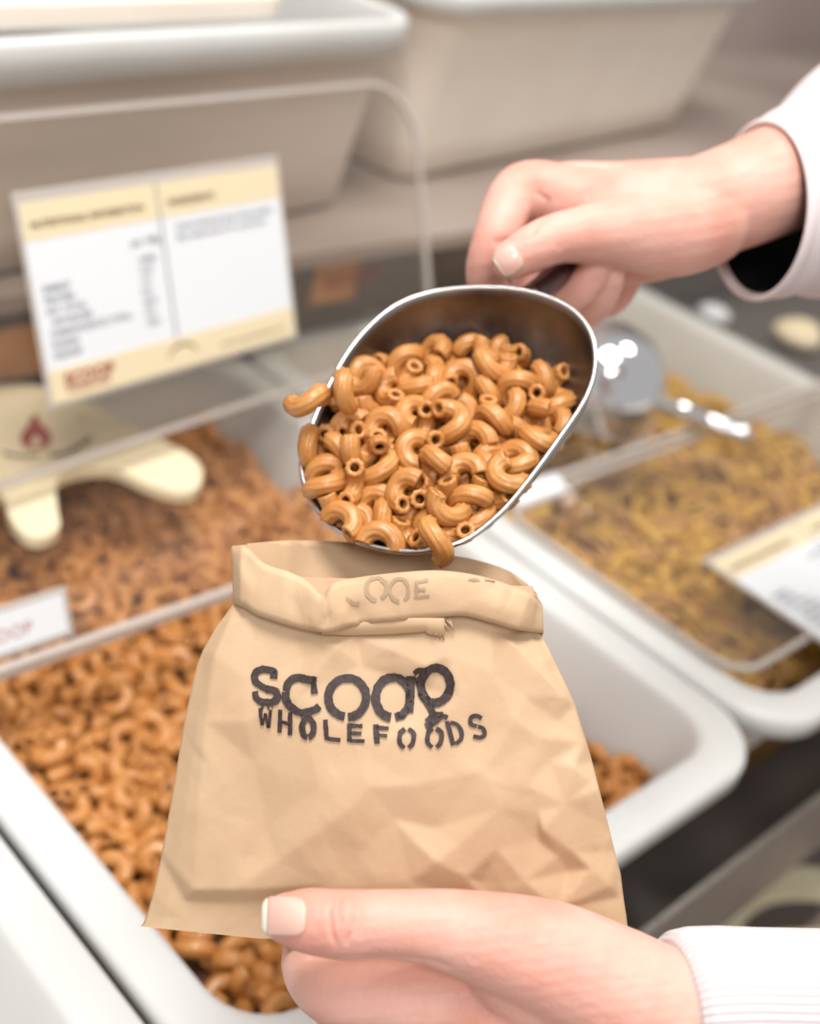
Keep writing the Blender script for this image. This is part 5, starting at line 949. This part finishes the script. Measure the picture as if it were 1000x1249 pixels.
D_YEL = [
    0,993,708,-97,53,48,61,  1,741,668,-97,-40,-56,45,  2,863,478,-97,-57,-39,5,  3,992,748,-97,-70,-17,-68,  0,731,504,-97,3,-69,62,  1,953,386,-97,33,-64,-26,  2,887,286,-96,9,-69,-67,  3,924,672,-96,65,26,29,
    0,947,682,-97,30,-64,-49,  1,878,346,-97,-68,12,-33,  2,988,582,-96,-70,8,-9,  3,894,307,-96,26,-64,-64,  0,1107,594,-97,-44,-53,22,  1,976,340,-97,24,-68,-37,  2,1116,563,-97,34,-62,56,  3,737,702,-97,-63,30,-70,
    0,747,445,-97,-54,-43,8,  1,911,543,-97,-32,-62,18,  2,895,497,-96,64,-27,-20,  3,738,642,-97,71,-10,65,  0,729,577,-97,-68,-12,-28,  1,807,449,-97,-66,19,-51,  2,877,389,-97,-45,-52,24,  3,949,718,-96,20,-67,-67,
    0,899,719,-97,-68,7,-44,  2,900,347,-93,-22,-60,6,  3,768,557,-97,-67,-12,-22,  0,1150,498,-97,70,11,33,  1,906,645,-97,58,-43,3,  2,1076,703,-97,24,-66,59,  3,726,394,-97,55,-46,44,  0,1001,360,-97,-65,23,-56,
    1,959,662,-97,71,7,48,  2,742,656,-97,-33,-61,38,  3,881,330,-96,34,-61,-32,  0,1081,348,-97,-69,0,-39,  1,1008,576,-97,-69,5,-30,  2,1074,426,-97,38,-60,59,  3,748,565,-96,24,-65,-65,  0,829,500,-97,50,50,59,
    1,1026,681,-97,63,35,63,  2,824,419,-97,-47,-51,22,  3,843,298,-94,-6,-64,-49,  0,761,710,-97,-52,46,-64,  1,810,476,-97,66,-27,21,  2,1053,658,-96,57,-41,-40,  3,954,610,-97,60,-40,50,  0,1125,334,-97,-68,10,-47,
    1,1164,722,-97,65,-30,26,  2,822,645,-93,-7,-78,22,  3,905,280,-97,70,-12,53,  0,1044,461,-97,-70,0,-19,  1,1058,746,-97,-46,51,-69,  2,772,319,-97,-49,-49,19,  3,1064,368,-96,69,-9,-7,  0,923,289,-97,12,-68,66,
    1,742,759,-96,-48,53,-48,  2,805,327,-96,2,-70,-69,  3,1113,518,-96,29,63,65,  0,849,517,-97,-65,22,-56,  1,1110,352,-97,-67,15,-48,  2,822,741,-97,-64,-28,23,  3,745,412,-96,43,-55,-54,  0,1124,644,-96,-47,-52,-67,
    1,1018,630,-97,-45,-52,29,  2,1129,564,-97,-69,8,-18,  3,764,751,-97,28,-66,15,  0,1035,584,-97,44,-56,-37,  1,1090,440,-97,54,-48,-4,  2,739,634,-97,63,-34,69,  3,1044,527,-97,-59,-41,-62,  0,1133,303,-97,31,64,69,
    1,983,373,-97,-34,-60,44,  2,1057,617,-97,-71,4,-63,  3,1089,619,-97,16,-66,70,  0,1055,454,-97,62,-34,-11,  1,1089,454,-97,49,51,64,  2,754,452,-97,-44,-56,-14,  3,1033,542,-96,69,-3,0,  0,917,743,-97,64,30,48,
    1,1138,673,-97,5,-69,65,  2,1037,321,-97,-47,-51,21,  3,1080,519,-96,28,64,66,  0,812,409,-97,69,16,37,  1,1080,485,-97,51,50,68,  2,881,600,-96,67,19,30,  3,814,726,-96,-50,48,-52,  0,942,642,-96,-34,-61,-59,
    1,1070,489,-96,-65,-25,-65,  2,1048,431,-96,-65,25,-25,  3,908,572,-97,-29,-66,-37,  0,1150,288,-97,58,41,56,  1,925,350,-97,62,-36,14,  2,900,474,-96,37,-59,-39,  3,1018,282,-97,-34,-59,39,  0,1154,719,-97,-22,-67,-69,
    1,1127,753,-97,40,-59,-11,  2,1146,596,-97,-52,-45,13,  3,1027,494,-95,-64,-6,-38,  0,772,379,-97,-48,50,-70,  1,1126,620,-97,-40,-56,29,  2,837,342,-96,56,42,43,  3,1151,383,-96,67,18,21,  0,956,276,-97,-50,48,-69,
    1,1070,576,-97,0,-72,-54,  2,847,644,-97,-58,37,-63,  3,1029,432,-96,60,-35,-33,  0,1030,377,-97,5,-71,-63,  1,864,309,-97,-62,31,-49,  2,931,370,-97,-22,-65,47,  3,942,313,-97,-56,-41,35,  0,1098,713,-97,22,-65,69,
    2,864,286,-96,68,-17,-16,  3,1145,551,-96,54,-44,-43,  0,988,651,-97,-56,-40,4,  1,801,576,-97,-31,-65,-67,  2,897,397,-96,70,4,5,  3,768,677,-96,-9,-69,70,  0,1119,301,-97,0,-69,60,  2,783,441,-96,27,-64,-61,
    3,852,651,-97,72,2,67,  0,1023,508,-97,-69,4,-32,  1,821,339,-97,-48,50,-62,  2,741,425,-97,-51,46,-67,  3,902,705,-97,19,-69,7,  0,777,453,-97,-49,-49,15,  1,935,340,-97,-29,-66,-63,  2,770,312,-96,31,-62,-57,
    3,1001,302,-97,-6,-68,61,  0,1031,749,-97,-23,-66,57,  1,1112,754,-96,39,56,60,  3,914,315,-96,31,62,64,  0,1088,373,-97,-45,52,-70,  1,881,425,-97,51,50,68,  2,1066,413,-97,22,-65,70,  3,837,450,-97,-66,-15,-19,
    0,773,713,-93,-41,45,-77,  1,865,552,-97,56,-44,0,  2,976,608,-96,58,-40,30,  3,1004,330,-97,-54,-42,12,  0,1139,476,-97,-37,-58,30,  1,1137,718,-94,-50,-59,60,  2,812,271,-96,50,49,57,  3,1125,443,-96,52,46,49,
    0,967,581,-97,-27,-63,41,  1,1078,592,-97,-68,-10,-17,  2,778,602,-97,15,-69,36,  3,738,684,-97,-54,42,-67,  0,887,533,-97,15,-69,-59,  1,952,689,-97,-36,-58,27,  2,977,312,-97,-59,-36,2,  3,951,521,-97,-46,-50,24,
    0,1087,573,-97,68,-21,3,  1,739,621,-97,-43,-53,26,  2,742,475,-97,-32,-61,38,  3,951,461,-97,-49,-48,14,  0,1116,732,-97,-31,63,-69,  2,760,674,-90,-61,-34,-7,  3,831,570,-97,-71,-13,-68,  0,1107,662,-97,-67,-17,-22,
    1,1124,578,-95,-73,-10,-21,  2,739,314,-97,9,-71,38,  3,832,373,-96,30,63,65,  0,823,584,-97,49,51,60,  1,827,628,-97,15,-70,-44,  2,1113,604,-96,62,33,55,  3,876,732,-97,-60,-33,1,  0,930,549,-97,-54,42,-67,
    1,979,327,-97,-45,-52,8,  2,904,524,-96,70,-8,53,  3,836,750,-97,-4,-71,-37,  0,807,597,-94,-60,-47,19,  1,938,404,-94,-57,41,62,  2,1143,737,-96,37,59,64,  3,941,292,-96,18,67,69,  1,890,737,-97,71,5,46,
    2,1018,399,-94,-56,26,-62,  3,913,332,-97,7,-71,-5,  1,767,696,-96,-70,-6,-70,  2,760,624,-97,-69,-8,-29,  3,988,720,-96,34,61,63,  0,976,514,-97,33,-60,71,  1,924,698,-97,24,-68,-37,  2,981,542,-97,-43,55,-60,
    3,1109,618,-97,-1,-72,-10,  0,847,320,-95,27,-71,-53,  1,916,303,-97,-42,-58,-68,  2,864,323,-91,56,-56,-57,  3,1018,711,-97,67,-26,59,  0,1148,306,-96,-59,38,-26,  1,976,423,-97,-33,-60,44,  2,1035,410,-97,-26,-66,6,
    3,736,466,-94,-64,-7,-68,  0,1123,730,-92,4,-56,75,  1,781,620,-97,57,-43,4,  2,942,736,-96,69,13,31,  3,1130,362,-96,67,19,22,  0,1066,288,-97,17,-67,68,  1,1026,571,-97,-31,-61,42,  2,944,265,-90,-78,-17,55,
    3,1031,724,-96,-31,62,-65,  0,1149,273,-97,-59,35,-64,  1,991,741,-97,-63,26,-55,  2,914,453,-96,62,32,40,  3,944,429,-96,42,-55,-54,  0,1095,434,-96,-66,-22,-63,  1,789,727,-96,65,-26,62,  2,877,622,-97,-42,-57,-13,
    3,755,650,-97,10,-71,-3,  0,755,622,-92,32,-62,51,  1,1041,503,-96,14,69,70,  2,988,717,-92,-2,-69,34,  3,1051,425,-90,-19,-65,49,  0,1016,598,-97,-50,47,-69,  1,934,555,-97,-43,-54,27,  2,758,578,-97,-64,-26,-10,
    3,781,713,-97,-62,-28,-5,  0,878,412,-97,-67,14,-49,  1,791,550,-97,6,-71,-50,  2,784,408,-97,-52,45,-67,  3,1154,634,-97,7,-69,56,  0,1129,436,-96,-2,-70,-2,  1,1101,356,-96,-65,-27,-65,  2,899,625,-97,-24,-67,8,
    3,1089,672,-96,14,-68,-68,  0,1094,640,-97,-60,-33,-5,  1,1027,548,-92,-43,33,-75,  2,887,479,-90,49,52,67,  3,819,521,-96,-68,14,-18,  0,1058,685,-97,-10,-70,-68,  1,954,369,-97,-36,-59,46,  2,819,724,-90,21,-67,49,
    3,903,364,-96,18,-67,-67,  0,1133,528,-97,71,1,24,  1,797,293,-97,-60,33,-55,  2,992,494,-97,-8,-71,24,  3,933,535,-95,-76,-3,-64,  0,755,516,-95,-67,26,-67,  1,1139,637,-97,-68,7,-41,  2,888,441,-94,-13,-63,-25,
    3,955,589,-97,24,-68,11,  0,847,404,-97,53,-46,-32,  1,820,653,-97,-62,30,-59,  2,1000,679,-96,68,17,18,  3,1099,570,-97,-67,-16,-8,  0,1027,303,-97,70,10,32,  1,813,742,-97,-37,58,-70,  2,830,292,-96,70,3,15,
    3,899,676,-97,-43,-53,28,  0,916,381,-97,51,-49,-28,  1,838,268,-97,-22,-65,26,  2,1092,680,-96,-68,-18,17,  3,955,439,-97,-19,-69,-29,  0,880,565,-97,69,-15,8,  1,1004,385,-97,67,26,59,  2,762,419,-93,-76,-5,-28,
    3,1111,711,-96,68,13,16,  0,1060,532,-97,58,-41,-19,  1,907,490,-97,59,-41,4,  3,1044,630,-97,41,-59,29,  0,811,609,-97,-41,-55,25,  1,744,591,-97,67,-26,20,  3,956,450,-97,-15,-70,-25,  0,1025,606,-97,68,19,40,
    1,845,495,-97,47,-54,1,  2,888,667,-97,-69,17,-67,  3,1153,410,-97,-65,21,-52,  0,1160,346,-97,-68,-7,-32,  1,1070,642,-97,-53,43,-62,  2,1012,454,-96,23,66,69,  3,858,755,-97,-31,-62,19,  0,822,663,-97,42,-57,-39,
    2,942,517,-96,25,-65,-61,  3,899,456,-93,-55,27,-75,  0,1083,303,-97,-69,3,-40,  1,901,511,-92,-69,-42,48,  2,950,481,-97,-56,-41,8,  3,1006,548,-97,70,-14,63,  0,796,680,-97,15,-69,-59,  1,1123,675,-97,-62,-29,-13,
    2,1147,281,-97,-69,18,-67,  3,738,729,-93,-56,-57,-47,  0,868,681,-97,-22,-68,-69,  1,1146,467,-97,28,-66,-33,  2,982,406,-93,19,74,-61,  3,891,759,-97,-60,33,-60,  0,881,651,-90,-63,23,-52,  1,991,547,-97,18,-69,-39,
    2,853,352,-93,-78,1,-55,  3,953,405,-92,4,78,-58,  0,1133,416,-97,-1,-69,59,  1,1080,750,-97,-42,54,-69,  2,818,300,-97,36,-62,57,  3,1140,389,-96,17,-67,-68,  0,874,493,-97,-64,-25,-14,  1,932,704,-97,-44,-53,33,
    2,960,329,-97,51,-49,54,  3,942,349,-93,-62,-8,29,  0,971,276,-96,67,-20,69,  1,1075,682,-92,48,32,73,  2,816,443,-96,62,-33,-32,  3,851,446,-94,51,-58,32,  0,969,708,-97,21,-66,69,  1,1160,520,-97,59,-40,4,
    2,1110,312,-97,-71,-5,-60,  3,989,455,-97,-30,-65,-39,  0,1049,711,-97,69,-17,1,  1,863,508,-96,-66,-23,-50,  2,1111,407,-96,70,-6,-6,  3,1009,693,-93,6,-78,-41,  0,887,637,-93,-61,-49,38,  1,797,631,-97,-32,-64,-66,
    2,1062,626,-97,-69,-13,-68,  3,1114,510,-97,-67,10,-42,  0,825,348,-90,69,-6,18,  1,1011,741,-97,-38,-61,-68,  2,1084,402,-96,64,-29,-28,  3,1090,416,-97,-63,-35,-64,  0,841,721,-97,70,-10,6,  1,1070,453,-97,15,-67,62,
    2,800,508,-94,54,-35,75,  3,1047,571,-96,65,-25,-23,  0,1017,650,-97,-59,38,-53,  1,984,517,-97,-9,-71,-58,  2,987,444,-97,52,-49,66,  3,1054,336,-97,-47,-55,-52,  0,778,383,-97,67,22,42,  1,1166,548,-94,38,55,-60,
    2,1102,278,-96,53,45,53,  3,1054,592,-97,-34,-59,38,  0,784,567,-97,-53,-43,8,  1,1014,625,-97,20,-69,-37,  2,841,470,-97,-53,-44,12,  3,860,431,-97,-65,-21,-13,  0,733,722,-97,7,-71,-62,  1,1018,408,-97,-49,48,-62,
    2,738,667,-90,-18,-68,36,  3,787,536,-97,-33,60,-72,  0,1002,520,-97,70,-14,10,  1,1099,538,-97,67,-26,20,  2,948,500,-97,-68,20,-68,  3,811,692,-97,-24,-68,-32,  0,932,571,-93,62,-49,-29,  1,861,382,-95,-57,-46,54,
    2,1068,472,-94,-77,10,-58,  3,854,671,-97,51,-50,40,  0,1054,490,-97,55,-45,-24,  1,960,636,-97,-39,-57,38,  2,1093,488,-91,-60,-43,-8,  3,1067,718,-97,51,-51,39,  0,1116,343,-97,51,-50,-29,  1,960,510,-94,-3,-65,-33,
    2,1060,396,-92,-63,25,-72,  3,831,319,-96,-38,-59,-14,  0,1009,273,-96,69,-14,70,  1,796,654,-97,59,-41,7,  2,1112,461,-93,37,58,23,  0,859,286,-93,51,-59,-2,  1,1052,478,-90,-35,-64,29,  2,1024,512,-90,53,-62,-16,
    3,851,729,-91,76,25,32,  0,771,524,-97,-57,-39,2,  1,887,369,-92,38,-74,-17,  2,1028,596,-92,53,-36,76,  3,748,292,-97,-65,-19,-14,  0,974,304,-92,-50,28,-67,  1,939,311,-90,-11,-73,53,  2,1012,415,-90,-68,-8,-42,
    3,1153,298,-92,23,-56,-20,  1,869,374,-97,-30,-62,48,  2,1106,414,-97,33,-63,55,  3,1137,587,-94,-47,-40,7,  0,796,760,-96,6,-70,-3,  1,864,604,-97,-53,-44,21,  2,1038,445,-91,-54,-50,-55,  3,1100,589,-97,71,-8,65,
    0,897,386,-90,-64,-20,-68,  1,826,714,-94,37,-51,11,  2,1148,667,-96,-41,-57,-70,  3,849,326,-91,1,-78,-43,  0,1026,641,-93,-13,-62,25,  1,918,630,-97,65,30,61,  2,883,514,-94,-18,73,-65,  3,1036,670,-96,61,-34,-32,
    0,924,363,-92,-37,-48,-78,  1,853,702,-97,70,-16,29,  2,836,694,-97,-60,-35,28,  3,970,380,-97,-71,-13,-68,  0,781,643,-97,1,-69,61,  1,893,554,-97,-19,-69,-63,  2,1145,557,-93,11,-63,13,  3,1076,663,-97,-33,-64,-41,
    0,1114,473,-96,-5,-70,-3,  1,956,357,-93,-18,-59,-23,  2,1124,485,-94,-22,-58,51,  3,961,363,-93,-40,-42,25,  0,1048,397,-97,-53,44,-68,  1,1153,609,-96,52,49,35,  2,821,473,-97,-56,-44,-30,  3,990,664,-96,66,22,25,
    0,903,690,-97,-35,-59,32,  1,1091,548,-97,-65,-21,-27,  2,925,596,-97,-64,26,-56,  3,1103,490,-96,-60,34,-38,  0,1167,585,-96,-45,-53,-52,  2,738,333,-96,55,-44,-18,  3,955,565,-96,21,-66,-66,  0,915,337,-93,-8,-77,8,
    1,791,468,-97,17,-66,69,  2,850,361,-97,-4,-71,23,  3,978,356,-94,25,-59,38,  0,933,680,-89,69,-9,71,  1,1055,545,-94,26,-53,80,  2,1026,468,-97,-69,-6,-36,  3,734,603,-96,44,55,69,  0,1081,645,-93,-16,-76,-17,
    1,928,725,-97,-68,6,-47,  2,949,721,-91,-51,-47,-7,  3,918,491,-97,39,-60,27,  0,987,643,-96,-29,-64,-29,  1,852,749,-94,-27,72,-43,  2,747,367,-97,11,-68,66,  3,939,288,-91,63,-44,36,  1,865,300,-93,28,-73,10,
    2,975,690,-94,-1,-65,44,  3,736,746,-89,16,68,15,  0,1102,375,-97,66,27,46,  1,1137,702,-95,-42,-45,26,  2,781,284,-96,22,-67,-15,  3,772,338,-93,-47,37,-74,  0,1012,529,-93,-5,-62,-61,  1,802,524,-96,6,-70,-68,
    2,912,404,-94,66,-40,62,  3,1036,742,-93,-8,-62,-31,  0,1086,324,-96,19,-67,26,  1,1035,729,-97,71,7,47,  2,902,442,-96,57,41,47,  3,1097,757,-94,59,27,73,  0,769,614,-96,33,-63,32,  1,738,691,-97,-47,-51,30,
    2,1005,427,-97,-69,4,-39,  3,1094,581,-89,-58,28,-62,  0,1033,354,-97,57,-43,-21,  1,1154,524,-96,-64,-28,-57,  2,1130,515,-94,-44,-48,-52,  3,1080,328,-97,-4,-69,45,  0,1092,699,-93,29,-51,79,  1,990,759,-97,20,-68,-17,
    2,833,391,-97,70,-1,70,  3,1020,564,-94,77,10,61,  0,1023,668,-89,-11,-70,-6,  1,950,298,-92,84,-9,32,  2,815,352,-92,-35,-69,-55,  3,1062,556,-97,-67,-12,-21,  0,1148,753,-96,12,-69,17,  1,854,558,-97,57,44,66,
    2,914,384,-92,7,-67,21,  3,975,291,-96,39,-58,-57,  0,996,514,-93,17,-78,-55,  1,855,417,-93,-26,-77,-51,  2,1036,677,-93,-63,9,-72,  3,1121,393,-93,-46,-42,-40,  0,1117,671,-96,-47,-52,-41,  1,1159,629,-97,58,-42,3,
    2,1073,598,-95,-55,-49,-43,  3,924,280,-91,-65,-30,-37,  0,964,747,-97,70,10,32,  1,975,563,-97,-34,-63,-67,  2,888,652,-96,48,51,56,  3,1143,575,-93,-28,-55,-18,  0,742,540,-97,26,-64,71,  1,1155,580,-94,-53,-25,-4,
    2,1042,745,-93,-30,-55,-9,  3,871,443,-97,68,-21,66,  0,948,662,-96,-37,-59,-31,  1,931,316,-90,-44,-50,-73,  2,1020,557,-94,-62,17,-74,  3,837,425,-97,69,-21,61,  0,1013,589,-89,71,12,33,  1,1009,482,-97,9,-71,-40,
    2,1067,748,-97,-27,-65,-17,  3,1166,497,-97,-44,-57,-50,  0,874,461,-92,-48,36,-54,  1,873,720,-97,72,-4,38,  2,961,490,-90,69,42,58,  3,797,490,-97,-23,-64,49,  0,765,469,-96,67,22,68,  1,743,433,-97,-51,-46,24,
    2,1023,527,-91,10,-55,76,  3,978,732,-92,-10,-75,29,  0,844,539,-97,36,-59,71,  1,1153,324,-97,68,21,56,  2,1002,419,-88,7,61,-77,  3,935,700,-92,-22,-66,15,  0,1044,373,-96,-27,-65,-27,  1,825,578,-97,-67,16,-60,
    2,1110,269,-97,-69,16,-67,  3,1033,624,-93,18,-58,54,  0,870,267,-94,-27,-55,42,  1,912,310,-91,-65,11,-45,  2,996,400,-93,54,-32,69,  3,751,397,-97,-63,25,-54,  0,1043,558,-89,-39,-52,-44,  1,779,591,-97,-9,-68,53,
    2,1107,550,-93,-40,-48,-35,  3,833,677,-96,65,25,28,  0,878,689,-97,-68,-13,-27,  1,864,705,-95,-72,19,4,  2,808,370,-97,31,-64,54,  3,796,301,-94,34,-56,-18,  0,808,329,-92,-28,-64,-57,  1,1165,670,-97,-22,-68,-64,
    2,1058,655,-89,10,-70,-66,  3,839,409,-91,47,33,80,  0,1108,642,-93,22,-75,61,  2,969,471,-96,-30,-63,-58,  3,963,540,-95,-42,48,-74,  0,830,617,-97,-58,37,-64,  1,1001,618,-96,66,-24,64,  2,985,599,-95,-66,-39,-35,
    3,1146,493,-95,49,-53,68,  0,914,425,-97,61,-37,-14,  1,799,743,-93,3,56,72,  2,926,653,-97,36,-59,71,  3,741,493,-97,-15,-66,54,  0,1151,691,-94,-53,54,-48,  1,897,606,-97,69,-18,27,  2,958,409,-91,-57,20,41,
    3,1003,323,-95,-56,34,-74,  0,924,756,-97,61,36,62,  1,812,705,-97,7,-71,-50,  2,772,493,-97,53,-48,66,  3,787,675,-97,-27,-67,-36,  0,1068,341,-96,36,-60,42,  1,870,347,-97,0,-69,57,  2,900,569,-97,56,-44,67,
    3,981,634,-97,-33,-64,-40,  0,1048,385,-95,-29,60,-58,  1,1129,690,-94,21,-56,78,  2,1029,710,-92,-27,-55,-36,  3,975,466,-93,39,-47,63,  0,1033,691,-96,-69,9,-70,  1,1045,722,-91,50,-45,-2,  2,1078,703,-89,31,-53,49,
    3,725,532,-97,-47,-54,-53,  0,820,536,-97,-16,-68,61,  1,1143,265,-91,-9,-73,8,  2,776,655,-94,-67,-36,-43,  3,961,617,-97,-60,-31,-1,  0,1134,641,-96,-63,-31,-66,  1,1002,588,-93,58,-24,50,  2,845,704,-90,22,-66,69,
    3,1135,732,-90,-14,-50,22,  0,1028,449,-97,-69,-4,-35,  1,885,342,-91,7,-56,-54,  2,733,285,-97,-68,-22,-49,  3,1084,548,-91,-18,63,73,  0,977,678,-97,41,58,66,  1,1053,300,-97,-2,-69,51,  2,831,368,-90,-55,-44,-29,
    3,896,281,-94,-40,-50,-19,  0,1158,717,-94,43,-61,49,  1,1150,353,-97,60,-39,6,  2,1128,367,-90,39,53,65,  3,1154,285,-92,-72,15,-65,  0,831,515,-92,29,-54,36,  1,987,391,-93,-60,-51,-41,  2,917,522,-97,-55,-41,5,
    3,842,627,-97,-38,-58,6,  0,1091,449,-93,-50,-38,-77,  1,1087,731,-97,-21,-65,49,  2,824,301,-94,-41,-50,-59,  3,916,729,-93,-51,-38,-66,  0,1033,342,-97,-66,21,-55,  1,990,348,-97,-65,25,-66,  2,1019,662,-90,-66,24,-70,
    3,997,475,-97,-54,41,-65,  0,1105,697,-94,-65,7,17,  1,993,566,-96,44,-55,19,  2,1022,655,-92,22,-74,-33,  3,970,402,-97,-44,-57,-51,  0,908,602,-93,17,-57,77,  1,1084,513,-96,63,-30,-19,  2,792,332,-96,-6,70,-70,
    3,1149,425,-97,-68,5,-39,  0,788,420,-97,19,-68,-57,  1,1013,707,-93,56,-54,61,  2,831,530,-90,-11,-71,21,  3,930,403,-97,64,-32,55,  0,928,476,-97,-19,-68,-69,  1,1084,289,-97,51,-50,-8,  2,1008,746,-90,9,-69,56,
    3,831,563,-97,-71,-9,-68,  0,879,418,-92,-65,-28,-67,  1,768,298,-97,13,-70,-45,  2,983,573,-90,-69,13,-51,  3,854,376,-93,-12,-77,29,  0,927,582,-97,-67,16,-51,  1,728,346,-97,-34,-63,-67,  2,1032,313,-95,64,-41,63,
    3,757,728,-96,53,46,60,  0,1008,444,-90,-17,-63,42,  1,980,486,-93,-33,75,-27,  2,749,524,-91,-70,28,-62,  3,937,619,-96,56,-47,51,  0,903,424,-93,-67,-37,-61,  1,1096,399,-92,72,-40,25,  2,837,599,-97,-70,10,-65,
    3,759,273,-97,-64,26,-64,  0,815,555,-97,-62,31,-61,  1,1057,498,-94,58,52,61,  2,889,361,-91,-64,14,-72,  3,871,401,-91,-8,-69,25,  0,1055,508,-97,31,64,69,  1,935,447,-97,-56,-41,-15,  2,1060,718,-94,43,-50,49,
    3,862,588,-97,-41,-54,30,  0,819,440,-90,-61,31,-62,  1,959,730,-96,46,-52,55,  2,784,586,-93,-11,-61,48,  3,791,386,-97,-23,-68,-33,  0,1096,511,-93,51,-56,47,  1,761,485,-97,7,-71,-41,  2,799,686,-94,63,39,19,
    3,983,433,-91,-47,27,-81]
# ------------------------------------------------------------------ pasta
def unpack(D, unit=.001, dz=0):
    a = np.array(D, float).reshape(-1, 7); out = []
    for r in a:
        v = r[4:7] / 99; out.append((int(r[0]), r[1:4] * unit + np.array([0, 0, dz]), Quaternion((math.sqrt(max(0, 1 - v @ v)), *v))))
    return out
cav_hi = [mesh('corkscrew_pasta', *cavatappi(a, b, c, bend=d, flip=f), M_pasta) for a, b, c, d, f in CAV]
K = 1.33
cav_mid = [mesh('corkscrew_pasta', *cavatappi(a, b * K, c * K, .0036 * K, bend=d, flip=f, nphi=18, seg=20), M_pasta) for a, b, c, d, f in CAV]
cav_lo = [cavatappi(a, b * K, c * K, .0036 * K, bend=d, flip=f, hollow=False, nphi=9, seg=12) for a, b, c, d, f in CAV]
cas_hi = [[mesh('twisted_pasta', *casarecce(a * 1.22, b * 1.22, c, d, tw=f), m) for a, b, c, d, f in CAS] for m in (M_yel, M_tan)]
cas_lo = [casarecce(a * 1.22, b * 1.22, c, d, tw=f, seg=10) for a, b, c, d, f in CAS]
def pxof(p):
    q = R.T @ (np.array(p) - [0, 0, H]); return 500 + F * q[0] / -q[2], 624.5 - F * q[1] / -q[2], -q[2]
def put(name, me, p, q, label, cat, group):
    o = bpy.data.objects.new(name, me); C.objects.link(o); o.location = p; o.rotation_mode = 'QUATERNION'; o.rotation_quaternion = q
    return tag(o, label, cat, group)
def bulk(name, pieces, lows, m, label):
    V, Fs = [], []; b = 0
    for k, p, q in pieces:
        v, f = lows[k % len(lows)]; Rm = np.array(Quaternion(q).normalized().to_matrix()); v = np.array(v) @ Rm.T + p
        V.append(v); Fs += [tuple(i + b for i in fc) for fc in f]; b += len(v)
    o = obj(name, mesh(name, np.vstack(V), Fs, m)); return tag(o, label, 'pasta', kind='stuff')
for k, p, q in unpack(D_SCOOP, .0001):
    put('corkscrew_pasta', cav_hi[k], p, q, 'brown ribbed corkscrew pasta piece heaped in the held scoop', 'pasta', 'pasta pieces in the held scoop')
# pieces hanging over the edge of the scoop
def basis(x, y):
    z = x.cross(y).normalized(); y = z.cross(x).normalized(); return Matrix((x.normalized(), y, z)).transposed().to_quaternion()
EXTRA = [(378, 488, .484, 1, (-.75, .45, .3), 'corkscrew pasta piece sticking out past the left rim of the scoop'),
         (420, 474, .487, 0, (.9, -.35, .2), 'corkscrew pasta piece leaning on the left rim of the scoop'),
         (532, 660, .452, 4, (.45, .85, -.1), 'corkscrew pasta piece tipping over the lip of the scoop towards the bag')]
for x, y, d, k, dv, lab in EXTRA:
    z = Vector(camv(*dv)).normalized(); xx = Vector(camv(.2, .1, 1)); xx = (xx - z * xx.dot(z)).normalized()
    q = Matrix((xx, z.cross(xx), z)).transposed().to_quaternion()
    put('corkscrew_pasta', cav_hi[k], at(x, y, d), q, lab, 'pasta', None)
def split(D, covered, dz, n=300):
    """nearest visible pieces stand alone, the rest is bulk"""
    P = unpack(D, dz=dz); A = []
    for i, (k, p, q) in enumerate(P):
        x, y, d = pxof(p); vis = -10 < x < 1010 and 0 < y < 1260 and not covered(x, y, p)
        A.append((0 if vis else 1, d - p[2] * 3, i))
    A.sort(); s = {i for v, _, i in A[:n] if v == 0}
    return [P[i] for i in s], [P[i] for i in range(len(P)) if i not in s]
def hid_bin(x, y, p): return p[2] < ZT_BIN or (185 + (1130 - y) * .18 < x < 690 + (y - 800) * .1 and 660 < y < 1140) or (x > 380 and y > 1140) or (x > 370 and y < 680)
def hid_yel(x, y, p): return p[2] < ZT_YEL or (x < 700 and y < 600) or (y < 420)
ZT_BIN = -.0600 ; ZT_YEL = np.median([p[2] for _, p, _ in unpack(D_YEL, dz=.040)])
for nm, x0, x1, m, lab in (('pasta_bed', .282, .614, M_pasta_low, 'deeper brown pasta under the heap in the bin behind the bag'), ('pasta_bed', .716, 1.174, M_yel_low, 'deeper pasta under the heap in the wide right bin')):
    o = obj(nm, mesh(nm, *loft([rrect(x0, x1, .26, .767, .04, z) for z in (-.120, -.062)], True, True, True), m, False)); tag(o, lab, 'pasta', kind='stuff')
one, rest = split(D_BIN, hid_bin, .030)
for k, p, q in one: put('corkscrew_pasta', cav_mid[k], p, q, 'brown ribbed corkscrew pasta piece in the bin behind the bag', 'pasta', 'corkscrew pasta in the middle bin')
bulk('corkscrew_pasta_heap', rest, cav_lo, M_pasta, 'heap of brown corkscrew pasta filling the bin behind the bag')
one, rest = split(D_YEL, hid_yel, .040)
for i, (k, p, q) in enumerate(one):
    c = 0 if (i * 7919) % 10 < 6 else 1
    put('twisted_pasta', cas_hi[c][k], p, q, ['yellow twisted pasta piece in the wide right bin', 'tan twisted pasta piece in the wide right bin'][c], 'pasta', ['yellow twisted pasta in the right bin', 'tan twisted pasta in the right bin'][c])
bulk('twisted_pasta_heap', rest, cas_lo, M_yel, 'heap of yellow and tan twisted pasta filling the right bin')
